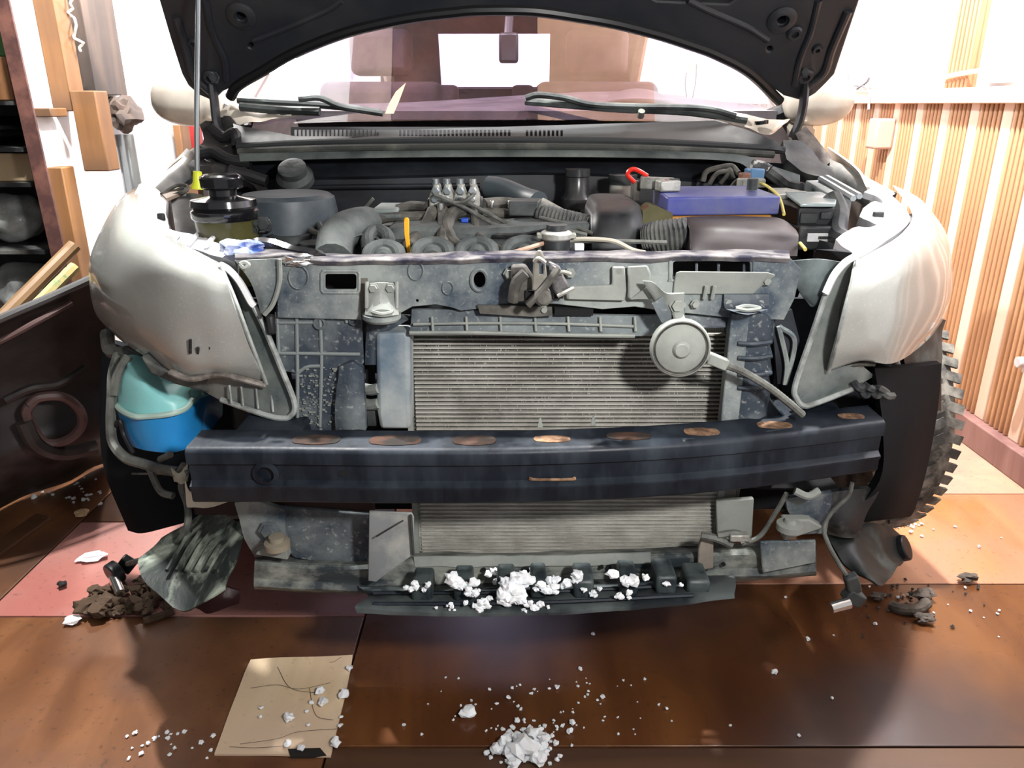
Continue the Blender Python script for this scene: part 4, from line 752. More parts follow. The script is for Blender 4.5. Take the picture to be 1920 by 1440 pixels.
# overlay plates right of latch
b = B(); plate(b, [(1060, 538), (1148, 535), (1148, 500), (1172, 500), (1175, 545), (1172, 565), (1062, 562)], 1.088, .008); P('reinforcement', b, M_dust, parent=sp, bev=.003)
b = B(); plate(b, [(1177, 500), (1215, 498), (1222, 515), (1222, 560), (1180, 563), (1177, 556)], 1.085, .006); P('reinforcement', b, M_dust, parent=sp, bev=.003)
b = B(); prism(b, [W(1182, 561, 1.084), W(1222, 532, 1.075), W(1222, 561, 1.078)], (0, .004, 0)); P('gusset', b, M_dust, parent=sp)
b = B(); patch(b, [[W(1206, 527, 1.06), W(1225, 530, 1.06), W(1250, 550, 1.05), W(1283, 550, 1.05)], [W(1222, 560, 1.07), W(1240, 580, 1.06), W(1262, 592, 1.055), W(1282, 600, 1.05)]], (0, .004, 0), 5, 3); hb = P('horn_bracket', b, M_dust, parent=car)
b = B(); plate(b, [(1250, 550), (1284, 549), (1285, 585), (1280, 612), (1240, 606), (1222, 570)], 1.055, .004); P('bracket_plate', b, M_shroud, parent=hb, bev=.001)
b = B(); bolt(b, 1270, 572, 1.053, .009, .007); P('horn_bolt', b, M_dust, parent=hb)
# latch
lt = thing_part = None
b = B(); plate(b, [(958, 500), (985, 498), (1000, 520), (1008, 560), (1035, 560), (1040, 568), (960, 566)], 1.075, .02); lt = P('bonnet_latch', b, M_hose, bev=.004)
b = B(); tube(b, [W(962, 565, 1.065), W(968, 530, 1.06), W(985, 512, 1.06)], .008, 8); tube(b, [W(990, 572, 1.05), W(1015, 545, 1.05), W(1035, 520, 1.05), W(1045, 505, 1.055)], .009, 8, flat=.6); P('latch_lever', b, M_hose, parent=lt)
b = B(); plate(b, [(997, 545), (1001, 485), (1008, 470), (1015, 470), (1022, 485), (1026, 520), (1016, 548)], 1.055, .008, [rrect(1011, 492, 1019, 516, 3)]); P('latch_hook', b, mat('hook_dust', (.14, .13, .11), .7, b2=(.22, .21, .18), sc_=20), parent=lt, bev=.002)
b = B(); lathe(b, W(1018, 557, 1.05), (0, -1, 0), [(.012, -.02), (.012, .006), (.008, .009), (0, .009)], 18); P('latch_pivot', b, M_hose, parent=lt)
b = B(); plate(b, [(1028, 490), (1050, 500), (1058, 520), (1070, 540), (1060, 555), (1045, 560), (1035, 540)], 1.07, .012); P('latch_plate', b, mat('greasy', (.08, .075, .075), .25, .5, b2=(.25, .24, .24), sc_=30), parent=lt, bev=.003)
for pp in ([(1043, 512, 1.062), (1056, 510, 1.06), (1070, 514, 1.062)], [(1046, 555, 1.062), (1060, 548, 1.06), (1076, 540, 1.062)], [(1002, 490, 1.05), (1010, 484, 1.045), (1022, 492, 1.05)]):
    b = B(); tube(b, [W(*p) for p in pp], .003, 6); P('latch_spring', b, M_alu, parent=lt)
b = B(); pbox(b, 985, 1010, 545, 562, 1.07, .01); pbox(b, 1040, 1056, 530, 560, 1.082, .01); P('latch_gap', b, M_hole, parent=lt)
# cable / bowden at lower latch
b = B(); pbox(b, 1040, 1112, 580, 592, 1.10, .02); P('latch_opening', b, M_hole, parent=sp)
b = B(); plate(b, [(895, 572), (1035, 576), (1036, 592), (1000, 594), (900, 588)], 1.092, .004); P('lower_lip', b, M_hose, parent=sp)
# left shroud
sro = [(517, 575), (600, 576), (672, 580), (678, 590), (682, 680), (672, 700), (686, 740), (684, 800), (684, 845), (560, 845), (556, 700), (522, 695)]
b = B(); plate(b, sro, 1.112, .004); sl = P('air_shroud', b, M_shroud, bev=.001)
b = B()
for pp in ([(517, 592), (672, 594)], [(517, 605), (590, 605)], [(520, 662), (675, 664)], [(519, 585), (523, 663)], [(556, 577), (558, 700), (558, 800)], [(599, 577), (603, 670), (600, 800)], [(648, 577), (650, 605)], [(558, 700), (575, 688), (600, 686)], [(645, 700), (650, 720), (646, 800)]):
    tube(b, [W(x, y, 1.110) for x, y in pp], .0028, 6)
P('shroud_ribs', b, mat('rib_dust', (.16, .18, .18), .8), parent=sl)
for x, y, r in ((601, 605, 12), (664, 600, 9)):
    b = B(); c = W(x, y, 1.112); lathe(b, c, (0, -1, 0), [(r * .0008, 0), (r * .0008, .006), (r * .0005, .006), (r * .0005, .002), (0, .002)], 20); P('shroud_boss', b, M_shroud, parent=sl)
b = B()
for k in range(150):
    x = random.uniform(560, 642); y = random.uniform(688, 796)
    c = W(x, y, 1.109); s = random.uniform(.0006, .0028); box(b, c, (s * 1.8, s, s))
P('dried_splashes', b, M_dust, parent=sl).__setitem__('kind', 'stuff')
b = B(); patch(b, [[W(636, 690, 1.10), W(660, 680, 1.10), W(680, 690, 1.10)], [W(628, 760, 1.095), W(655, 755, 1.09), W(684, 760, 1.095)], [W(630, 805, 1.095), W(655, 805, 1.09), W(686, 806, 1.095)]], (0, .012, 0), 4, 4, jit=.002, js=60); P('shroud_edge_foam', b, M_shroud, parent=sl)
# radiator side tank left
b = B(); plate(b, [(704, 625), (765, 625), (768, 640), (770, 805), (712, 805), (706, 770)], 1.105, .05); tk = P('radiator_tank', b, mat('tank_dust', (.10, .14, .18), .7, b2=(.34, .36, .35), sc_=5, lo=.34, hi=.55, bump=.1), bev=.006)
b = B(); patch(b, [[W(690, 600, 1.12), W(720, 596, 1.11), W(765, 600, 1.12)], [W(686, 635, 1.115), W(700, 635, 1.11), W(712, 635, 1.115)], [W(684, 682, 1.115), W(697, 684, 1.11), W(708, 684, 1.115)]], (0, .03, 0), 4, 4); P('tank_shoulder', b, M_shroud, parent=tk)
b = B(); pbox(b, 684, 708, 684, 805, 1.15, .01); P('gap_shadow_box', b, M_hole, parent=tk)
for y in (728, 756):
    b = B(); tube(b, [W(678, y, 1.13), W(695, y + 3, 1.12), W(712, y, 1.11)], .009, 10); P('condenser_pipe', b, M_dust)
b = B(); pbox(b, 686, 706, 770, 800, 1.12, .02); P('pipe_clip', b, M_engd, bev=.002)
# condenser
y_c = 1.155; b = B(); pbox(b, 768, 1374, 612, 1040, y_c + .012, .02)
mfin = bpy.data.materials.new('fin_core'); mfin.use_nodes = True; N = mfin.node_tree.nodes; L = mfin.node_tree.links; p_ = N['Principled BSDF']; tc = N.new('ShaderNodeTexCoord'); wv = N.new('ShaderNodeTexWave'); wv.inputs['Scale'].default_value = 110; wv.inputs['Distortion'].default_value = 1.5; wv.inputs['Detail'].default_value = 2; L.new(tc.outputs['Object'], wv.inputs[0]); nz = N.new('ShaderNodeTexNoise'); nz.inputs['Scale'].default_value = 22; L.new(tc.outputs['Object'], nz.inputs[0])
mm_ = N.new('ShaderNodeMath'); mm_.operation = 'MULTIPLY'; L.new(wv.outputs[1], mm_.inputs[0]); L.new(nz.outputs[0], mm_.inputs[1]); rr_ = N.new('ShaderNodeValToRGB'); rr_.color_ramp.elements[0].color = (.07, .067, .06, 1); rr_.color_ramp.elements[1].color = (.40, .39, .34, 1); rr_.color_ramp.elements[1].position = .7; L.new(mm_.outputs[0], rr_.inputs[0]); L.new(rr_.outputs[0], p_.inputs['Base Color']); p_.inputs['Roughness'].default_value = .8
cn = P('condenser', b, mfin)
zt = W(1000, 628, y_c).z; zb = W(1000, 1036, y_c).z; n_ = 54
xl = lambda z: W(776, 700, y_c).x; xr = W(1368, 700, y_c).x
for k in range(n_ + 1):
    z = zt + (zb - zt) * k / n_
    b = B(); bxx(b, W(776, 700, y_c).x, xr, y_c, y_c + .014, z - .0014, z + .0014); P('condenser_tube', b, M_tube, parent=cn)
b = B()
for k in range(1500):
    z = random.uniform(zb, zt); x = random.uniform(W(776, 700, y_c).x, xr); box(b, (x, y_c + .009, z), (.0012, .006, .005))
P('fin_debris', b, M_tube, parent=cn)['kind'] = 'stuff'
b = B(); pbox(b, 778, 1366, 905, 1034, y_c + .003, .008); P('clogged_fins', b, mat('clogged_fins', (.20, .19, .165), .9, b2=(.32, .31, .27), sc_=14, lo=.4, hi=.6, stretch=(1, 1, 3), bump=.5, bsc=160), parent=cn, label='lower fins clogged with pale dust')
b = B(); pbox(b, 766, 777, 622, 1040, y_c - .006, .03); P('condenser_header', b, M_dust, parent=cn)
b = B(); bxx(b, xr, xr + .010, y_c - .006, y_c + .02, zb - .01, zt + .01); P('condenser_header', b, M_dust, parent=cn)
# top plastic rail above the condenser
b = B(); patch(b, [[W(772, 580, 1.115), W(900, 582, 1.11), W(1050, 588, 1.11), W(1200, 592, 1.11), W(1375, 588, 1.115)], [W(770, 610, 1.11), W(900, 610, 1.105), W(1050, 610, 1.105), W(1200, 615, 1.105), W(1374, 612, 1.11)], [W(766, 624, 1.10), W(900, 624, 1.098), W(1050, 627, 1.095), W(1200, 630, 1.095), W(1240, 617, 1.10), W(1374, 616, 1.105)][:5]], (0, .008, 0), 8, 4); tr = P('radiator_top_guide', b, M_shroud)
b = B()
for x in (810, 874, 938, 1003, 1065, 1125, 1190): tube(b, [W(x, 594, 1.105), W(x + 2, 622, 1.094)], .0022, 6)
tube(b, [W(775, 608, 1.103), W(900, 606, 1.1), W(1050, 607, 1.1), W(1190, 612, 1.1)], .0022, 6); tube(b, [W(768, 624, 1.094), W(900, 624, 1.09), W(1050, 628, 1.088), W(1190, 630, 1.088)], .003, 6)
P('guide_ribs', b, M_dust, parent=tr)
# right tank
b = B(); rows = []
for i, (y, dx) in enumerate(((588, -8), (596, 2), (620, 4), (643, 1), (647, -4), (670, 2), (672, -4), (700, 1), (705, -6), (730, -2), (760, -8), (790, -10))):
    rows.append([W(1374, y, 1.115), W(1382, y, 1.095), W(1410, y, 1.09), W(1440 + dx, y, 1.095), W(1448 + dx, y, 1.12)])
patch(b, rows, (0, .05, 0), 3, 2); tk2 = P('radiator_tank', b, M_shroud)
b = B(); pbox(b, 1372, 1384, 588, 800, 1.09, .02); P('tank_edge', b, M_slam, parent=tk2, bev=.002)
for y in (644, 671, 702, 727): 
    b = B(); tube(b, [W(1384, y, 1.088), W(1415, y + 1, 1.082), W(1446, y - 3, 1.088)], .0035, 6); P('tank_rib', b, M_shroud, parent=tk2)
# horn
c = W(1277, 655, 1.03); b = B(); ax = Vector((-.02, -1, .02))
lathe(b, c, ax, [(.040, -.022), (.0425, -.012), (.0425, -.004), (.0405, -.001), (.0385, -.001), (.0375, -.004), (.035, -.003), (.022, .003), (.013, .003), (.0115, .006), (.009, .0085), (0, .0085)], 48); hn = P('horn', b, M_dust)
b = B(); lathe(b, c, ax, [(.0390, -.0030), (.0392, .0000), (.0383, .0000), (.0381, -.0030)], 48); P('horn_ring', b, M_hose, parent=hn)
b = B(); tube(b, [W(1277, 612, 1.035), W(1275, 600, 1.045), W(1270, 585, 1.055)], .008, 8, flat=.4); P('horn_arm', b, M_dust, parent=hn)
b = B(); box(b, W(1345, 677, 1.04), (.030, .016, .016), Matrix.Rotation(R(22), 3, 'Y')); box(b, W(1328, 668, 1.04), (.018, .012, .012), Matrix.Rotation(R(22), 3, 'Y')); P('horn_connector', b, M_dust, parent=hn, bev=.002)
b = B(); tube(b, [W(1355, 682, 1.04), W(1395, 698, 1.045), W(1440, 725, 1.05), W(1475, 752, 1.055), W(1505, 778, 1.06)], .0055, 8, rib=.08, seg=12); P('horn_wire', b, M_grey, parent=hn)
# vertical supports right of tank + dark triangle braces
b = B(); plate(b, [(1448, 600), (1485, 580), (1500, 640), (1470, 720), (1458, 720)], 1.14, .006); P('side_brace', b, M_bay)
b = B(); tube(b, [W(1460, 612, 1.13), W(1475, 680, 1.13), W(1472, 720, 1.13), W(1490, 640, 1.13), W(1462, 612, 1.13)], .004, 6); P('side_brace', b, M_slam)
b = B(); patch(b, [[W(1478, 490, 1.105), W(1535, 486, 1.12), W(1580, 492, 1.13)], [W(1495, 540, 1.12), W(1530, 560, 1.12), W(1552, 540, 1.13)], [W(1520, 575, 1.13), W(1528, 575, 1.13), W(1536, 570, 1.13)]], (0, .004, 0), 5, 4); P('corner_bracket', b, mat('corner_metal', (.035, .045, .048), .5, b2=(.13, .16, .16), sc_=9))
b = B(); patch(b, [[W(440, 488, 1.095), W(480, 487, 1.09), W(527, 485, 1.09)], [W(470, 530, 1.09), W(492, 535, 1.085), W(520, 535, 1.085)], [W(488, 588, 1.09), W(496, 592, 1.085), W(508, 578, 1.085)]], (0, .003, 0), 6, 5, jit=.002, js=30); cb = P('corner_bracket', b, M_slam)
b = B(); tube(b, [W(524, 486, 1.082), W(524, 530, 1.08), W(512, 570, 1.08), W(496, 590, 1.082)], .0035, 6); P('bracket_edge', b, M_dust, parent=cb)
b = B(); tube(b, [W(450, 496, 1.08), W(458, 503, 1.078), W(466, 497, 1.08), W(458, 493, 1.082), W(450, 496, 1.08)], .0035, 6); P('bracket_loop', b, M_dust, parent=cb)
b = B(); box(b, W(508, 608, 1.10), (.012, .015, .03)); P('clip_dark', b, M_rub, bev=.004)
# dark cavity walls either side behind headlamps
for x0, x1 in ((1440, 1640), (410, 560)):
    b = B(); pbox(b, x0, x1, 560, 860, 1.22, .01); P('inner_panel', b, M_bay)
# ---- bumper beam
def ZP(px, py, z): r = ray(px, py); t = (z - CH) / r.z; return Vector((r.x * t, r.y * t, z))
ft = [(345, 842), (500, 842), (700, 844), (900, 844), (1050, 841), (1200, 835), (1350, 825), (1500, 810), (1662, 790)]
rows = []
prof = [(-.068, .004), (-.066, .002), (-.008, .001), (-.001, -.002), (0, -.007), (.0, -.026), (.010, -.030), (.010, -.056), (.001, -.060), (-.001, -.066), (.001, -.070), (.001, -.086), (.006, -.089), (.03, -.089)]
prof = [(.068, .0), (.064, .0015), (.060, .0), (.010, .0), (.002, -.003), (0, -.008), (.0, -.024), (.007, -.028), (.008, -.052), (.004, -.055), (-.002, -.058), (-.002, -.062), (.001, -.065), (.001, -.082), (.006, -.087), (.05, -.087)]
zt_ = .5456
FT = spl([ZP(x, y, zt_) for x, y in ft], 5)
b = B(); prev = None
for p in FT:
    ring = [bm_v for bm_v in (b.verts.new(p + Vector((0, dy, dz))) for dy, dz in prof)]
    back = [b.verts.new(p + Vector((0, dy + .0025, dz - .0025 if i < 4 else dz + (.0025 if i > 13 else 0)))) for i, (dy, dz) in enumerate(prof)]
    if prev:
        a_, c_ = prev
        for i in range(len(ring) - 1):
            b.faces.new((a_[i], ring[i], ring[i + 1], a_[i + 1])); b.faces.new((c_[i + 1], back[i + 1], back[i], c_[i]))
        b.faces.new((a_[0], c_[0], back[0], ring[0])); b.faces.new((a_[-1], ring[-1], back[-1], c_[-1]))
    else:
        for i in range(len(ring) - 1): b.faces.new((ring[i], ring[i + 1], back[i + 1], back[i]))
    prev = (ring, back)
for i in range(len(prev[0]) - 1): b.faces.new((prev[0][i + 1], prev[0][i], prev[1][i], prev[1][i + 1]))
bm_ = P('bumper_beam', b, M_beam, smooth=50)
def bz(px):  # front top edge at px
    for i in range(len(ft) - 1):
        if ft[i][0] <= px <= ft[i + 1][0]:
            k = (px - ft[i][0]) / (ft[i + 1][0] - ft[i][0]); return ft[i][1] + (ft[i + 1][1] - ft[i][1]) * k
    return ft[0][1]
for x, rx, ry in ((583, 44, .017), (735, 48, .018), (887, 40, .018), (1037, 34, .012), (1185, 42, .014), (1325, 34, .014), (1465, 34, .013), (1612, 26, .011)):
    c = ZP(x, bz(x), zt_) + Vector((0, .032, 0)); b = B(); vv = []
    lr = rx * .00078
    prism(b, [c + Vector((lr * math.cos(t) if abs(math.cos(t)) < .7 else lr * math.copysign(1, math.cos(t)) * (abs(math.cos(t))) ** .5, ry * math.sin(t), .0012)) for t in [2 * math.pi * k / 24 for k in range(24)]], (0, 0, -.001))
    P('rust_slot', b, M_rust if x in (1037, 1325, 1465, 1612) else mat('rust_dark', (.010, .007, .005), .9, b2=(.05, .022, .012), sc_=22), parent=bm_)
def onf(px, dz, dy=-.0015): return ZP(px, bz(px), zt_) + Vector((0, dy, dz))
b = B(); c = onf(492, -.040, .009); lathe(b, c, (0, -1, 0), [(.019, -.004), (.019, .008), (.012, .010), (.0115, .0), (0, .0)], 24); P('tow_eye_socket', b, M_beam, parent=bm_)
b = B()
for px, dz, rx, ry in ((640, -.040, .009, .0055), (1408, -.036, .005, .005)):
    b = B(); c = onf(px, dz, .0062); prism(b, [c + Vector((rx * math.cos(t), 0, ry * math.sin(t))) for t in [2 * math.pi * k / 16 for k in range(16)]], (0, .001, 0)); P('beam_hole', b, M_hole, parent=bm_)
b = B(); c0 = onf(1037, -.049, .005); tube(b, [c0 + Vector((-.030, 0, .002)), c0 + Vector((-.028, -.001, -.001)), c0 + Vector((.028, -.001, -.001)), c0 + Vector((.03, 0, .002))], .0022, 6); P('rust_scrape', b, M_rust, parent=bm_)
for x in (1014, 1115):
    b = B(); c = ZP(x, bz(x) - 30, zt_); prism(b, [c + Vector((-.004, .02, 0)), c + Vector((.004, .02, 0)), c + Vector((.001, .02, .016)), c + Vector((-.002, .02, .014))], (0, .002, 0)); P('beam_tab', b, M_dust, parent=bm_)
# beam stays behind
for px in (470, 1560):
    c = ZP(px, bz(px), zt_); b = B(); bxx(b, c.x - .05, c.x + .05, c.y + .05, c.y + .22, c.z - .09, c.z - .005); P('crash_box', b, M_beam, parent=bm_, bev=.004)
b = B(); pbox(b, 360, 700, 930, 965, 1.13, .02); P('stay_shadow_plate', b, mat('beam_shade_brown', (.03, .012, .01), .8))  # dark red-brown plate, painted shade under the beam
# ---- lower part
b = B(); plate(b, [(530, 952), (700, 965), (700, 1065), (660, 1063), (555, 1048), (534, 1030)], 1.12, .01); P('lower_shroud', b, M_shroud, bev=.002)
b = B(); plate(b, [(692, 958), (772, 962), (776, 970), (775, 1040), (705, 1092), (690, 1090)], lambda x, y: 1.03 + abs(x - 735) * .0003 + (y - 960) * .0001, .004); dfp = P('air_deflector', b, mat('deflector', (.20, .215, .22), .75, b2=(.40, .40, .36), sc_=6, lo=.4, hi=.55), bev=.0015)
b = B(); tube(b, [W(770, 966, 1.038), W(775, 1040, 1.045)], .0025, 6); tube(b, [W(756, 976, 1.03), W(706, 1006, 1.03)], .0014, 5); P('deflector_edge', b, M_engd, parent=dfp)
# lower crossmember
b = B(); xs = [(478, 1043), (600, 1050), (680, 1052), (800, 1040), (1000, 1040), (1200, 1034), (1330, 1030), (1450, 1024), (1530, 1018)]
patch(b, [[W(x, y - 6, 1.17) for x, y in xs], [W(x, y + 8, 1.10) for x, y in xs], [W(x, y + 40, 1.095) for x, y in xs], [W(x, y + 58, 1.09) for x, y in xs], [W(x, y + 62, 1.14) for x, y in xs]], (0, .004, 0), 5, 4, jit=.003, js=14)
xm = P('lower_crossmember', b, mat('crossmember', (.02, .028, .032), .55, b2=(.24, .25, .22), sc_=9, lo=.42, hi=.58, stretch=(1, 1, 1.8), r2=.9, bump=.2))
b = B(); patch(b, [[W(775, 1044, 1.096), W(1000, 1043, 1.094), W(1220, 1036, 1.096)], [W(778, 1062, 1.09), W(1000, 1062, 1.088), W(1220, 1056, 1.09)]], (0, .003, 0), 10, 3, jit=.002, js=30); P('dusty_face', b, M_dust, parent=xm)
for x, y in ((907, 1067), (1128, 1062), (1142, 1062), (1356, 1057), (1520, 1040)):
    b = B(); c = W(x, y, 1.088); lathe(b, c, (0, -1, 0), [(.0035, 0), (.0035, .003), (0, .003)], 10); P('drain_hole', b, M_hole, parent=xm)
# lower mounts
for pp in ([(478, 1040), (490, 1030), (535, 1020), (540, 1048), (538, 1050)], [(1470, 975), (1520, 975), (1545, 990), (1470, 1015)]):
    b = B(); prism(b, [W(x, y, 1.07) for x, y in pp], (0, .02, 0)); P('lower_mount', b, M_dust, bev=.003)
b = B(); lathe(b, W(520, 1022, 1.06), (0, 0, 1), [(.020, -.004), (.020, .006), (.012, .008), (.012, .016), (0, .017)], 20); P('mount_bush', b, mat('bush_tan', (.22, .19, .14), .8))
b = B(); lathe(b, W(1480, 988, 1.06), (0, 0, 1), [(.020, -.004), (.020, .006), (.010, .008), (.008, .014), (0, .015)], 20); P('mount_bush', b, M_dust)
b = B(); patch(b, [[W(440, 945, 1.11), W(480, 940, 1.10), W(532, 955, 1.10)], [W(455, 1000, 1.11), W(490, 1000, 1.10), W(535, 1000, 1.10)], [W(478, 1045, 1.11), W(500, 1040, 1.10), W(537, 1035, 1.10)]], (0, .01, 0), 4, 4, jit=.003, js=30); P('frame_horn_plate', b, M_slam)
b = B(); bolt(b, 506, 995, 1.09, .014, .006); P('frame_bolt', b, M_shroud)
b = B(); plate(b, [(1343, 940), (1414, 935), (1410, 1010), (1345, 1015)], 1.13, .01); P('lower_tank', b, M_dust, bev=.002)
b = B(); tube(b, [W(1475, 925, 1.08), W(1455, 960, 1.09), W(1425, 1005, 1.09), W(1390, 1020, 1.09)], .004, 8); P('brake_line', b, M_grey)
b = B(); plate(b, [(1318, 1005), (1338, 1003), (1338, 1066), (1308, 1072), (1310, 1030)], 1.075, .01); q = P('bracket_strap', b, mat('tan_metal', (.18, .155, .13), .7, b2=(.26, .22, .18), sc_=20), bev=.002)
b = B(); tube(b, [W(1315, 1004, 1.065), W(1345, 1010, 1.06), W(1372, 1022, 1.06)], .006, 6); tube(b, [W(1345, 1004, 1.06), W(1380, 1000, 1.06), W(1405, 1014, 1.06)], .006, 6); P('sensor_wire', b, M_grey, parent=q)
b = B(); box(b, W(1385, 1006, 1.055), (.03, .015, .012)); P('sensor_plug', b, M_alu, bev=.002)
b = B(); plate(b, [(1425, 1016), (1530, 1014), (1530, 1055), (1430, 1075)], 1.075, .006); P('crossmember_end', b, M_slam, bev=.002)
b = B(); patch(b, [[W(1470, 935, 1.08), W(1520, 930, 1.08), W(1560, 925, 1.10)], [W(1480, 960, 1.09), W(1520, 960, 1.085), W(1555, 965, 1.10)], [W(1500, 1000, 1.09), W(1525, 1000, 1.09), W(1550, 1000, 1.10)]], (0, .01, 0), 4, 4, jit=.004, js=30); P('frame_horn_plate', b, M_slam)
b = B(); tube(b, [W(1490, 920, 1.05), W(1515, 930, 1.045), W(1535, 920, 1.05)], .006, 8); P('tow_hook_ring', b, M_dust)
# undertray
ut = B(); uts = [(668, 1125, 1100), (800, 1135, 1095), (1000, 1128, 1085), (1200, 1118, 1080), (1380, 1095, 1085)]
patch(ut, [[W(670, 1100, 1.09), W(850, 1095, 1.09), W(1050, 1088, 1.09), (W(1250, 1082, 1.09)), W(1375, 1078, 1.09)], [W(690, 1118, 1.03), W(850, 1118, 1.02), W(1050, 1115, 1.02), (W(1250, 1105, 1.02)), W(1380, 1096, 1.03)], [W(665, 1136, .985), W(850, 1145, .975), W(1050, 1143, .975), (W(1250, 1128, .98)), W(1378, 1112, 1.0)], [W(668, 1150, .98), W(850, 1156, .97), W(1050, 1153, .97), (W(1250, 1138, .975)), W(1378, 1122, .995)]], (0, .004, -.003), 6, 3, jit=.003, js=18)
un = P('undertray', ut, mat('undertray', (.010, .014, .017), .4, b2=(.07, .085, .085), sc_=9, r2=.8))
for x, y, wd in ((790, 1100, 40), (868, 1095, 36), (948, 1092, 34), (1010, 1090, 30), (1095, 1090, 36), (1180, 1085, 32), (1250, 1082, 36), (1310, 1090, 40)):
    b = B(); pbox(b, x - wd / 2, x + wd / 2, y, y + 34, 1.005, .055); P('undertray_block', b, mat('tray_block', (.015, .022, .026), .45, b2=(.06, .075, .075), sc_=20), parent=un, bev=.005)
b = B()
for y, Y in ((1132, .99), (1112, 1.03)): tube(b, [W(700, y, Y), W(1000, y - 2, Y - .004), W(1300, y - 16, Y)], .003, 6)
P('undertray_ribs', b, M_beam, parent=un)
# ---- headlamps
def headlamp(rows, margin, rimpts, whitepts, strip, nm):
    b = B(); patch(b, [[W(*p) for p in r] for r in rows], (0, .008, 0), 8, 6); ln = None
    body = B(); patch(body, [[W(x, y, Y + .035) for x, y, Y in r[:4]] for r in rows], (0, .05, -.01), 3, 3)
    hd = P('headlamp', body, M_blkd)
    P('headlamp_lens', b, M_lens, parent=hd, smooth=60, label='frosted cream-coloured dusty lens')
    b = B(); prism(b, [W(x, y, Y) for x, y, Y in margin], (0, .004, 0)); P('clear_margin', b, M_clear, parent=hd)
    b = B(); prism(b, [W(x, y, Y + .03) for x, y, Y in margin], (0, .004, 0)); P('lamp_housing', b, M_blkd, parent=hd)
    b = B(); tube(b, [W(*p) for p in rimpts], .0045, 8); P('lens_rim', b, M_rim, parent=hd)
    b = B(); tube(b, [W(*p) for p in whitepts], .0065, 8, flat=.7); P('upper_seal', b, M_white, parent=hd)
    return hd
L_rows = [[(415, 498, 1.13), (372, 476, 1.17), (322, 448, 1.23), (272, 405, 1.37), (256, 352, 1.55)],
 [(420, 516, 1.085), (372, 490, 1.105), (310, 460, 1.16), (247, 418, 1.32), (230, 368, 1.52)],
 [(430, 548, 1.067), (372, 524, 1.078), (292, 494, 1.12), (216, 452, 1.28), (203, 405, 1.49)],
 [(447, 595, 1.062), (380, 575, 1.07), (290, 560, 1.12), (198, 530, 1.27), (170, 478, 1.46)],
 [(465, 645, 1.07), (390, 640, 1.08), (300, 620, 1.12), (208, 585, 1.27), (168, 535, 1.46)],
 [(483, 688, 1.085), (400, 682, 1.09), (320, 668, 1.12), (222, 622, 1.27), (178, 585, 1.46)],
 [(499, 719, 1.12), (415, 702, 1.11), (335, 700, 1.14), (240, 648, 1.29), (198, 612, 1.47)]]
L_m = [(412, 497, 1.13), (440, 520, 1.125), (470, 560, 1.12), (498, 619, 1.115), (530, 695, 1.11), (553, 758, 1.11), (543, 782, 1.11), (524, 785, 1.11), (479, 773, 1.12), (412, 750, 1.14), (375, 730, 1.18), (400, 700, 1.14), (440, 650, 1.13)]
hl_ = headlamp(L_rows, L_m, [(474, 570, 1.11), (498, 619, 1.105), (528, 692, 1.10), (552, 755, 1.10), (546, 779, 1.10), (524, 784, 1.10), (479, 772, 1.11), (415, 749, 1.13)], [(413, 496, 1.11), (430, 507, 1.105), (450, 530, 1.10), (470, 566, 1.10), (478, 574, 1.10)], None, 'left')
b = B(); tube(b, [W(415, 500, 1.105), W(440, 560, 1.07), W(470, 640, 1.07), W(500, 720, 1.11)], .003, 6); P('lens_edge', b, M_rim, parent=hl_)
b = B()
for x, y0, y1 in ((357, 637, 662), (371, 652, 662), (394, 650, 664)): tube(b, [W(x, y0, 1.083), W(x, y1, 1.09)], .0025, 5)
P('lens_tick', b, M_blkd, parent=hl_)  # short dark tick marks on the left lens
b = B()
for x in (430, 452, 480, 508): tube(b, [W(x, 722 + (x - 430) * .12, 1.118), W(x + 4, 755 + (x - 430) * .22, 1.112)], .002, 5)
P('housing_rib', b, M_rim, parent=hl_)
b = B(); tube(b, [W(320, 698, 1.13), W(360, 710, 1.12), W(410, 702, 1.105), W(445, 708, 1.10), (W(498, 722, 1.11))], .007, 8, flat=.7); P('dirt_band', b, mat('lens_dirt', (.10, .085, .075), .7, b2=(.3, .27, .24), sc_=30), parent=hl_)
R_rows = [[(1608, 486, 1.14), (1660, 463, 1.18), (1700, 434, 1.25), (1714, 400, 1.38), (1677, 348, 1.56)],
 [(1603, 503, 1.095), (1658, 482, 1.12), (1714, 450, 1.18), (1742, 414, 1.34), (1708, 362, 1.53)],
 [(1597, 534, 1.075), (1652, 522, 1.09), (1714, 492, 1.145), (1758, 442, 1.30), (1735, 382, 1.50)],
 [(1586, 576, 1.066), (1642, 570, 1.078), (1706, 545, 1.13), (1772, 500, 1.30), (1774, 437, 1.46)],
 [(1575, 620, 1.075), (1636, 620, 1.085), (1700, 600, 1.13), (1770, 560, 1.30), (1785, 495, 1.46)],
 [(1564, 660, 1.09), (1626, 655, 1.095), (1690, 645, 1.14), (1757, 605, 1.30), (1785, 550, 1.46)],
 [(1553, 697, 1.12), (1613, 677, 1.115), (1678, 680, 1.15), (1737, 640, 1.31), (1767, 602, 1.47)]]
R_m = [(1607, 482, 1.13), (1578, 498, 1.125), (1550, 545, 1.12), (1522, 630, 1.115), (1490, 722, 1.11), (1492, 748, 1.11), (1507, 762, 1.11), (1530, 757, 1.12), (1600, 728, 1.14), (1640, 705, 1.18), (1610, 680, 1.14), (1570, 690, 1.13), (1580, 600, 1.12)]
hr_ = headlamp(R_rows, R_m, [(1548, 552, 1.11), (1522, 630, 1.105), (1491, 722, 1.10), (1494, 748, 1.10), (1507, 761, 1.10), (1530, 756, 1.11), (1602, 728, 1.13)], [(1604, 480, 1.11), (1585, 492, 1.105), (1565, 515, 1.10), (1548, 550, 1.10)], None, 'right')
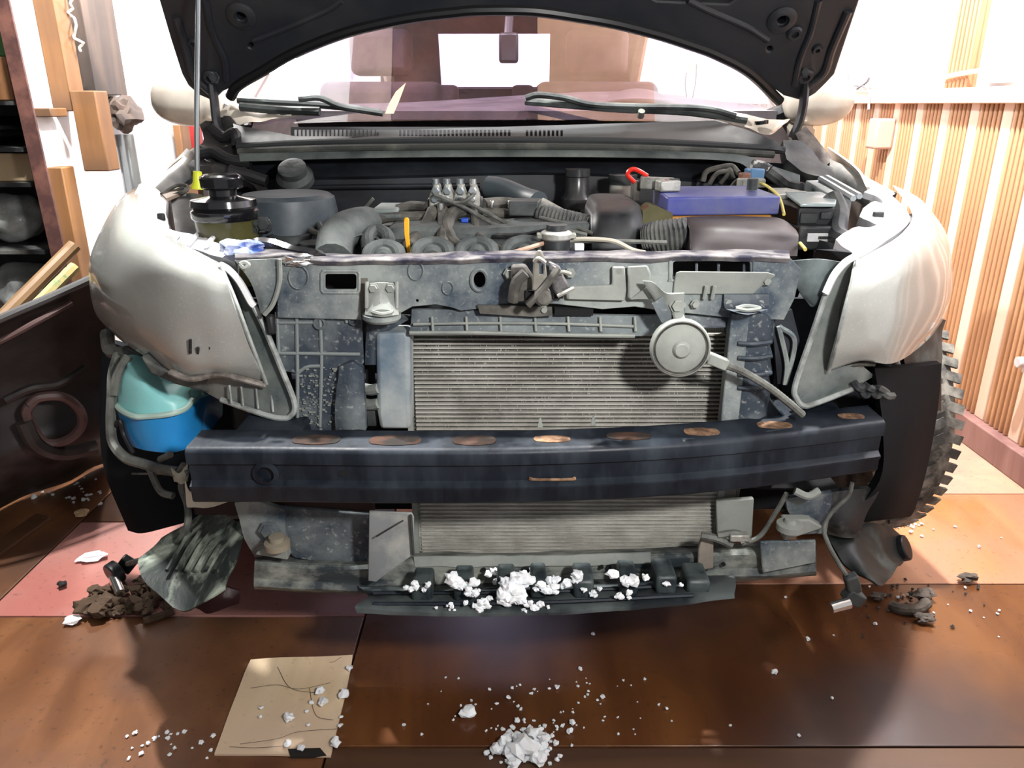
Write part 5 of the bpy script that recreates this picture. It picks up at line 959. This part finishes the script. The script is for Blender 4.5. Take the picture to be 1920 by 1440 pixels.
b = B(); tube(b, [W(1608, 486, 1.115), W(1590, 560, 1.07), W(1570, 640, 1.075), W(1554, 697, 1.112)], .0025, 6); P('lens_edge', b, M_rim, parent=hr_)
b = B(); tube(b, [W(x, y, 1.14) for x, y in ((1556, 697), (1600, 684), (1640, 682))], .004, 6); P('dirt_band', b, M_hose, parent=hr_)
# lamp back/brackets under
for pts_, Y in (([(262, 668), (300, 690), (340, 702), (400, 715), (440, 728), (415, 745), (380, 735), (330, 722), (280, 700)], 1.16), ([(235, 650), (262, 660), (270, 690), (240, 672)], 1.30)):
    b = B(); prism(b, [W(x, y, Y) for x, y in pts_], (0, .03, 0)); P('lamp_bracket', b, M_blkd, bev=.004)
b = B(); patch(b, [[W(1640, 700, 1.20), W(1700, 690, 1.28), W(1765, 680, 1.40)], [W(1640, 760, 1.18), W(1700, 770, 1.28), W(1765, 770, 1.40)]], (0, .02, 0)); P('lamp_lower_bracket', b, M_blk)
b = B(); patch(b, [[W(1690, 640, 1.30), W(1750, 600, 1.42), W(1770, 600, 1.50)], [W(1700, 700, 1.30), W(1750, 690, 1.42), W(1765, 690, 1.5)]], (0, .02, 0), jit=.006, js=30); P('lamp_lower_bracket', b, M_blkd)
for k in range(6):
    x = 1600 + k * 10; b = B(); tube(b, [W(x, 716 + k * 3, 1.13), W(x + 12, 730 + (k % 2) * 12, 1.12), W(x + 24, 722 + k * 4, 1.13)], .006, 6); P('lamp_wire', b, M_blkd)
# ---- inner wheel-arch liners / side ends
M_liner = mat('liner_black', (.006, .007, .009), .75, spec=.1, b2=(.012, .014, .016), sc_=5, r2=.9, lo=.45, hi=.7)
b = B(); patch(b, [[W(1640, 690, 1.17), W(1700, 690, 1.25), W(1766, 682, 1.38)], [W(1655, 800, 1.12), W(1705, 800, 1.20), W(1758, 770, 1.36)], [W(1650, 900, 1.12), W(1695, 900, 1.20), W(1738, 880, 1.36)], [W(1590, 968, 1.15), W(1660, 969, 1.20), W(1712, 962, 1.34)], [W(1560, 1000, 1.18), W(1630, 975, 1.22), W(1695, 966, 1.33)]], (0, .02, 0), 6, 5); P('wheel_arch_liner', b, M_liner)
b = B(); patch(b, [[W(192, 640, 1.50), W(230, 650, 1.49), W(300, 690, 1.47), W(440, 720, 1.45)], [W(186, 760, 1.48), W(215, 770, 1.46), W(300, 790, 1.44), W(440, 810, 1.42)], [W(195, 880, 1.44), W(225, 890, 1.41), W(300, 890, 1.38), W(440, 890, 1.36)], [W(240, 995, 1.36), W(265, 1000, 1.32), W(310, 990, 1.28), W(420, 960, 1.26)]], (0, .02, 0), 6, 5); ll = P('wheel_arch_liner', b, M_liner)
b = B(); tube(b, [W(248, 888, 1.26), W(300, 888, 1.24), W(340, 886, 1.22)], .002, 5); P('liner_seam', b, M_grey, parent=ll)
# wheels
def wheel(cx, cy, yaw):
    M = Matrix.Translation((cx, cy, .315)) @ Matrix.Rotation(yaw, 4, 'Z')
    b = B(); prof = [(.20, -.09), (.275, -.098), (.300, -.085), (.313, -.06), (.315, 0), (.313, .06), (.300, .085), (.275, .098), (.20, .09)]
    lathe(b, (0, 0, 0), (1, 0, 0), prof, 64, caps=False)
    for k in range(60):
        a = 2 * math.pi * k / 60
        for x0, tw in ((-.075, .35), (-.028, -.35), (.028, .35), (.075, -.35)):
            rr = .3155 if abs(x0) < .05 else .3095
            Mb = Matrix.Rotation(a + (k % 2) * .02, 3, 'X') @ Matrix.Rotation(tw, 3, 'Z')
            c = Matrix.Rotation(a, 3, 'X') @ Vector((x0, 0, rr)); vs = box(b, c, (.042, .020, .006), Matrix.Rotation(a, 3, 'X') @ Matrix.Rotation(tw, 3, 'Z'))
    bmesh.ops.transform(b, matrix=M, verts=b.verts); wh = P('tyre', b, M_tyre, smooth=30)
    b = B(); lathe(b, (0, 0, 0), (1, 0, 0), [(.20, -.09), (.19, -.06), (.05, -.03), (.05, .03), (.19, .06), (.20, .09)], 32); bmesh.ops.transform(b, matrix=M, verts=b.verts); P('wheel_rim', b, M_steel, parent=wh)
wheel(.795, 1.755, R(9)); wheel(-.735, 1.82, R(9))
for s in (-1, 1): wheel(s * .74, 3.95, 0)
# ---- washer reservoir
b = B(); rows = []
f = lambda y, pts_: [W(x, yy, Y) for x, yy, Y in pts_]
rows = [f(0, [(225, 690, 1.30), (232, 672, 1.28), (250, 690, 1.25), (300, 725, 1.24), (352, 735, 1.26), (360, 745, 1.32)]),
        f(0, [(215, 725, 1.30), (222, 715, 1.26), (262, 722, 1.22), (310, 745, 1.215), (352, 752, 1.24), (372, 760, 1.32)]),
        f(0, [(216, 752, 1.29), (226, 765, 1.25), (262, 780, 1.21), (310, 777, 1.205), (350, 765, 1.23), (385, 755, 1.32)])]
patch(b, rows, (0, .05, 0), 4, 4); rs = P('washer_reservoir', b, M_teal, bev=.004)
b = B(); rows = [f(0, [(216, 754, 1.29), (226, 767, 1.25), (262, 782, 1.21), (310, 779, 1.205), (350, 767, 1.23), (400, 750, 1.34)]),
        f(0, [(228, 800, 1.29), (236, 805, 1.25), (270, 812, 1.21), (320, 808, 1.205), (360, 800, 1.24), (400, 790, 1.34)]),
        f(0, [(238, 828, 1.29), (244, 836, 1.25), (280, 846, 1.21), (330, 848, 1.205), (372, 830, 1.25), (398, 800, 1.34)])]
patch(b, rows, (0, .05, 0), 4, 4); P('lower_tank', b, M_blue, parent=rs, bev=.004, label='bright blue lower half')
b = B(); tube(b, [W(214, 752, 1.28), W(226, 768, 1.24), W(250, 780, 1.205), (W(275, 781, 1.20)), W(320, 776, 1.195), W(348, 766, 1.22), W(360, 750, 1.26)], .005, 8); P('tank_seam', b, mat('seam', (.45, .62, .55), .5), parent=rs)
# left hoses
for pp, r, m_ in (([(200, 625, 1.40), (205, 655, 1.36), (222, 662, 1.33), (240, 660, 1.3)], .012, M_grey), ([(222, 665, 1.31), (212, 700, 1.28), (210, 740, 1.26), (208, 790, 1.25), (212, 830, 1.24), (235, 858, 1.22), (270, 870, 1.20), (305, 880, 1.18), (335, 885, 1.16)], .009, M_grey), ([(240, 668, 1.27), (222, 700, 1.25), (214, 740, 1.24)], .008, M_grey),
                  ([(280, 878, 1.19), (300, 920, 1.17), (325, 930, 1.16)], .006, M_grey), ([(350, 880, 1.15), (340, 910, 1.15), (352, 950, 1.14), (350, 990, 1.12), (328, 1022, 1.15), (300, 1042, 1.30), (268, 1049, 1.36), (240, 1057, 1.41)], .006, M_grey), ([(330, 892, 1.15), (345, 870, 1.15)], .005, M_hose), ([(300, 862, 1.19), (320, 852, 1.18)], .006, M_grey), ([(215, 800, 1.25), (225, 790, 1.24), (232, 815, 1.24), (250, 850, 1.22)], .004, M_rub)):
    b = B(); tube(b, [W(*p) for p in pp], r, 8); P('washer_hose', b, m_)
b = B(); patch(b, [[W(322, 878, 1.15), W(335, 888, 1.14), W(352, 872, 1.15)], [W(328, 905, 1.15), W(338, 908, 1.14), W(350, 905, 1.15)]], (0, .004, 0), jit=.004, js=60); P('tattered_tape', b, mat('tape', (.40, .40, .33), .6))
b = B(); patch(b, [[W(345, 902, 1.12), W(352, 918, 1.11), W(358, 930, 1.10)], [W(348, 940, 1.12), W(375, 944, 1.10), W(400, 938, 1.08)], [W(350, 950, 1.12), W(380, 952, 1.10), W(440, 940, 1.10)]], (0, .002, 0), 5, 4, jit=.003, js=40); P('torn_paper_tag', b, mat('tag_paper', (.62, .60, .50), .6), label='torn pale strip hanging under the beam end')
# splash shields
b = B(); patch(b, [[W(300, 1010, 1.16), W(345, 985, 1.20), W(400, 960, 1.22), W(460, 988, 1.16)], [W(262, 1048, 1.08), W(320, 1040, 1.10), W(380, 1020, 1.10), W(455, 1012, 1.10)], [W(280, 1095, 1.02), W(330, 1080, 1.03), W(380, 1075, 1.04), W(440, 1055, 1.06)], [W(325, 1135, .985), W(345, 1142, .98), W(370, 1130, .98), W(422, 1100, 1.01)]], (0, .003, -.004), 8, 8, jit=.008, js=16); ssl = P('splash_shield', b, M_shield)
b = B()
for k in range(6):
    x = 335 + k * 18; tube(b, [W(x + 22, 995 + k * 2, 1.14), W(x, 1030, 1.08), W(x - 22, 1070, 1.03)], .0035, 6)
P('shield_rib', b, M_shield, parent=ssl)
b = B(); patch(b, [[W(370, 1120, 1.06), W(400, 1100, 1.06), W(450, 1108, 1.06)], [W(362, 1140, 1.03), W(390, 1150, 1.02), W(445, 1130, 1.04)]], (0, .003, 0), 6, 5, jit=.01, js=30); P('torn_flap', b, mat('redblack_flap', (.02, .008, .008), .25, coat=.4))
b = B(); patch(b, [[W(1550, 1000, 1.16), W(1600, 985, 1.18), W(1660, 985, 1.24), W(1690, 1005, 1.28)], [W(1570, 1045, 1.12), W(1620, 1045, 1.12), W(1660, 1040, 1.18), W(1700, 1030, 1.26)], [W(1590, 1068, 1.10), W(1630, 1075, 1.08), W(1665, 1070, 1.12), W(1695, 1050, 1.22)], [W(1635, 1090, 1.06), W(1645, 1098, 1.05), W(1660, 1095, 1.07), W(1672, 1065, 1.14)]], (0, .003, -.004), 6, 6, jit=.006, js=20)
ssr = P('splash_shield', b, mat('shield_dark', (.010, .013, .013), .5, b2=(.09, .10, .09), sc_=14, lo=.5, hi=.7, r2=.9))
b = B(); cyl(b, W(1680, 1030, 1.25), W(1702, 1026, 1.24), .024); P('fog_lamp_can', b, M_blk, parent=ssr, bev=.003)
b = B(); patch(b, [[W(1520, 925, 1.12), W(1580, 920, 1.12), W(1650, 915, 1.14)], [W(1545, 975, 1.12), W(1580, 985, 1.11), W(1620, 980, 1.14)], [W(1555, 1005, 1.14), W(1580, 1010, 1.13), W(1610, 1005, 1.15)]], (0, .01, 0), 5, 5, jit=.004, js=20); P('bumper_stay_cover', b, M_blkd)
# dangling wire + bulbs (right)
b = B(); tube(b, [W(1598, 905, 1.08), W(1590, 930, 1.08), W(1560, 960, 1.08), W(1545, 990, 1.07), W(1553, 1020, 1.05), W(1570, 1052, 1.02), W(1588, 1080, 1.0)], .0035, 8); bw = P('fog_lamp_wire', b, M_grey)
b = B(); box(b, W(1598, 1093, 1.0), (.020, .018, .030), Matrix.Rotation(R(-20), 3, 'Y')); box(b, W(1600, 1118, 1.0), (.030, .02, .022), Matrix.Rotation(R(30), 3, 'Y')); P('bulb_connector', b, M_engd, parent=bw, bev=.003)
b = B(); cyl(b, W(1592, 1130, .99), W(1558, 1140, .985), .009, .008, 14); P('bulb', b, M_chrome, parent=bw)
b = B(); box(b, G(238, 1058, .035), (.034, .022, .030), Matrix.Rotation(R(40), 3, 'Y')); cyl(b, G(224, 1068, .036), G(206, 1080, .032), .026, .026, 18); bl = P('fog_lamp_socket', b, M_blk, bev=.003)
b = B(); cyl(b, G(213, 1082, .032), G(226, 1113, .024), .010, .0105, 14); P('bulb', b, M_chrome, parent=bl)
# ================================================================= FLOOR THINGS
b = B(); e = lambda x, y, z=.006: G(x, y, z)
rows = [[G(470, 1236, .010), G(530, 1232, .018), G(600, 1231, .018), G(661, 1228, .008)], [G(458, 1262, .006), G(530, 1262, .010), G(600, 1262, .010), G(655, 1262, .006)], [G(432, 1330, .005), G(500, 1330, .006), G(580, 1330, .006), G(640, 1330, .005)], [G(402, 1412, .005), G(480, 1414, .005), G(560, 1416, .005), G(621, 1417, .005)]]
patch(b, rows, (0, 0, -.004), 6, 5, jit=.0015, js=10); cb_ = obj('cardboard_sheet', b, W_box, label='creased beige cardboard sheet lying flat on the floor in front of the car', cat='cardboard')
M_dark = mat('dark_debris', (.012, .010, .009), .7)
b = B(); prism(b, [G(540, 1404, .0075), G(600, 1402, .0075), (G(612, 1416, .0075)), G(585, 1420, .0075), G(545, 1420, .0075)], (0, 0, -.001)); obj('oily_rag', b, M_dark, label='small dark torn scrap at the lower edge of the cardboard', cat='scrap')
for pp in ([(470, 1290), (520, 1284), (560, 1292), (620, 1280)], [(450, 1395), (520, 1385), (560, 1372), (640, 1366)], [(520, 1250), (545, 1290), (600, 1300)], [(580, 1290), (592, 1340), (625, 1350)], [(430, 1400), (480, 1402), (540, 1398)], [(590, 1232), (620, 1242), (640, 1232)]):
    b = B(); tube(b, [G(x, y, .0095 if y > 1260 else .013) for x, y in pp], .0004, 4); obj('crease', b, M_dark, cb_)
# plaster/snow crumbs
variants = []
M = M_snow
def proto(name, seed, amp=.4, m=M_snow, label='', cat='', group='', sq=(1, 1, .8), loc=(0, 0, 0), r=.01):
    b = B(); blob(b, (0, 0, 0), 1.0, amp, 1.5, 2, sq, seed); o = obj(name, b, m, label=label, cat=cat, group=group); 
    return o
def scatter(name, pts_, m, label, cat, group, seed0, amp=.4, sq=(1, 1, .8), sm=20):
    ps = []
    for i, (loc, r) in enumerate(pts_):
        if i < 3:
            b = B(); blob(b, (0, 0, 0), 1.0, amp, 1.5, 2, sq, seed0 + i); me_o = obj(name, b, m, label=label, cat=cat, group=group, smooth=sm)
            for v in me_o.data.vertices: v.co.z -= .1
            o = me_o; ps.append(o); o.location = loc; o.scale = (r, r, r); o.rotation_euler = (0, 0, random.uniform(0, 6))
        else:
            copy(ps[i % 3], loc, random.uniform(0, 6), (r * random.uniform(.8, 1.25), r * random.uniform(.8, 1.2), r * random.uniform(.7, 1.1)))
pile = []
for k in range(110):
    a = random.uniform(0, 6.28); d = abs(random.gauss(0, 1)); px = 985 + math.cos(a) * d * 42; py = 1400 + math.sin(a) * d * 26
    if py > 1436 or d < .35: continue
    pile.append((G(px, py, .001), max(.0022, random.uniform(.004, .011) * math.exp(-d * .45))))
pile += [(G(985, 1412, .006), .018), (G(948, 1398, .006), .013), (G(1020, 1392, .006), .013), (G(965, 1420, .006), .014), (G(1000, 1385, .006), .012), (G(975, 1392, .016), .012), (G(930, 1412, .004), .009), (G(1010, 1430, .004), .012), (G(965, 1436, .004), .011)]
scatter('snow_lump', pile, M_snow, 'white snow lump of the small pile on the floor at the bottom centre', 'snow', 'snow pile on the floor', 3)
b = B(); blob(b, (0, 0, 0), .012, .25, 1.4, 2, (1.2, 1, .8), 41); o = obj('snow_lump', b, M_snow, label='single larger white lump a little above left of the snow pile', cat='snow'); o.location = G(877, 1345, .001)
sc1 = []
for k in range(70): sc1.append((G(random.gauss(1010, 130), random.uniform(1270, 1380), .0005), random.uniform(.0012, .003)))
for x, y, r in ((1452, 1262, .006), (1045, 1290, .004), (1030, 1292, .003), (960, 1291, .003), (1112, 1190, .004), (1088, 1256, .004), (1130, 1308, .004), (1073, 1358, .006), (1068, 1373, .006), (1055, 1362, .004), (1560, 1310, .003), (1250, 1330, .003), (1498, 1380, .003), (953, 1310, .004), (884, 1315, .003)): sc1.append((G(x, y, .001), r))
scatter('snow_crumb', sc1, M_snow, 'tiny white snow crumb scattered on the dark varnished floor around the pile', 'snow', 'snow crumbs on the varnished floor', 11)
sc2 = []
for x, y, r in ((543, 1350, .008), (645, 1307, .009), (606, 1322, .008), (600, 1301, .007), (584, 1319, .004), (638, 1362, .004), (630, 1398, .008), (540, 1398, .006), (575, 1335, .003), (490, 1328, .003), (488, 1345, .003), (655, 1256, .006), (578, 1360, .003), (640, 1345, .003), (565, 1405, .005)): sc2.append((G(x, y, .0085), r))
scatter('snow_crumb', sc2, M_snow, 'white snow crumb lying on or at the edge of the beige cardboard', 'snow', 'snow crumbs on the cardboard', 14)
sc3 = []
for k in range(26): sc3.append((G(random.uniform(230, 420), random.uniform(1370, 1425), .001), random.uniform(.0015, .004)))
for k in range(30): sc3.append((G(random.uniform(60, 190), random.uniform(895, 950), .001), random.uniform(.002, .006)))
scatter('snow_crumb', sc3[:26], M_snow, 'tiny white snow crumb in the dark shadow left of the cardboard', 'snow', 'snow crumbs left of the cardboard', 17)
scatter('snow_crumb', sc3[26:], M_snow, 'white snow crumb beside the removed bumper on the left floor', 'snow', 'snow crumbs beside the removed bumper', 20)
b = B(); blob(b, (0, 0, 0), .016, .5, 1.2, 2, (2.1, .8, .4), 31); o = obj('snow_flake', b, M_snow, label='elongated white snow flake on the pink board at the left', cat='snow'); o.location = G(172, 1049, .003); o.rotation_euler = (0, 0, .4)
b = B(); blob(b, (0, 0, 0), .013, .4, 1.2, 2, (1.3, 1, .4), 33); o = obj('snow_flake', b, M_snow, label='white snow flake at the seam below the pink board at the left', cat='snow'); o.location = G(138, 1166, .003)
b = B(); blob(b, (0, 0, 0), .014, .4, 1.2, 2, (1.3, 1, .4), 35); o = obj('yellowish_clod', b, mat('cream_lump', (.6, .42, .24), .8), label='small yellowish clod on the floor left of the car', cat='clod'); o.location = G(152, 965, .003)
b = B(); blob(b, (0, 0, 0), .008, .4, 1.2, 2, (1.3, 1, .7), 36); o = obj('dark_pebble', b, M_dark, label='small black pebble on the pink board', cat='pebble'); o.location = G(117, 1100, .003)
sc4 = []
for k in range(34): sc4.append((G(random.uniform(1450, 1900), random.uniform(985, 1200), .001), random.uniform(.0015, .004)))
for k in range(26): sc4.append((G(random.gauss(1700, 20), random.gauss(985, 5), .001), random.uniform(.002, .005)))
scatter('snow_crumb', sc4, M_snow, 'tiny white snow crumb on the orange floor right of the undertray', 'snow', 'snow crumbs on the right floor', 23)
# snow on the undertray
sn = []
for x, y, r, Y, n in ((780, 1104, .007, 1.0, 7), (868, 1100, .011, 1.0, 9), (965, 1098, .012, 1.0, 10), (960, 1125, .013, .985, 12), (940, 1083, .008, 1.06, 4), (1000, 1082, .008, 1.05, 6), (1060, 1095, .010, 1.01, 8), (1180, 1090, .012, 1.0, 5), (1030, 1108, .008, 1.0, 10), (1110, 1110, .005, 1.0, 8), (900, 1138, .006, .975, 14), (1000, 1140, .006, .975, 12), (1165, 1122, .006, .98, 5), (1265, 1098, .005, 1.0, 2), (910, 1115, .007, .99, 6), (840, 1142, .004, .975, 6)):
    for k in range(n): sn.append((W(x + random.gauss(0, 13), y + random.gauss(0, 5), Y), r * random.uniform(.45, 1.0)))
scatter('snow_lump', sn, M_snow, 'white snow lump resting on the black undertray under the car front', 'snow', 'snow lumps on the undertray', 26)
# mud
md = []
for k in range(95):
    a = random.uniform(0, 1); px = random.uniform(170, 325); py = random.uniform(1070, 1155)
    if py < 1120 - (px - 160) * .30: continue
    md.append((G(px, py, .003), random.uniform(.005, .014)))
for k in range(10): md.append((G(random.uniform(160, 200), random.uniform(1135, 1158), .008), random.uniform(.01, .018)))
scatter('mud_clod', md, M_mud, 'brown mud clod of the heap on the floor under the left splash shield', 'mud', 'mud heap on the left', 40, .5, (1.2, 1, .7), 40)
b = B(); tube(b, [G(270, 1165, .006), G(300, 1155, .008), G(325, 1146, .008)], .008, 8); obj('mud_strip', b, M_mud, label='long curved strip of brown mud at the edge of the left mud heap', cat='mud')
b = B(); tube(b, [G(1672, 1136, .006), G(1690, 1142, .010), G(1720, 1142, .012), G(1738, 1130, .014)], .012, 10); obj('mud_chunk', b, M_mudg, label='long curved grey mud chunk on the right floor', cat='mud')
for x, y, r, l in ((1728, 1125, .016, 'grey mud lump at the end of the curved mud chunk'), (1645, 1122, .011, 'flat grey mud lump left of the curved mud chunk'), (1733, 1165, .012, 'small brown mud lump in front of the curved mud chunk'), (1812, 1088, .013, 'dark mud chip on the orange floor far right')):
    b = B(); blob(b, (0, 0, 0), r, .45, 1.4, 3, (1.5, 1, .6), x); o = obj('mud_chunk', b, M_mudg, label=l, cat='mud'); o.location = G(x, y, .004)
md = [(G(random.gauss(1690, 60), random.gauss(1120, 25), .001), random.uniform(.0015, .004)) for k in range(45)]
scatter('mud_crumb', md, M_mudg, 'tiny dark mud crumb around the right mud chunks', 'mud', 'mud crumbs on the right', 60, .5)
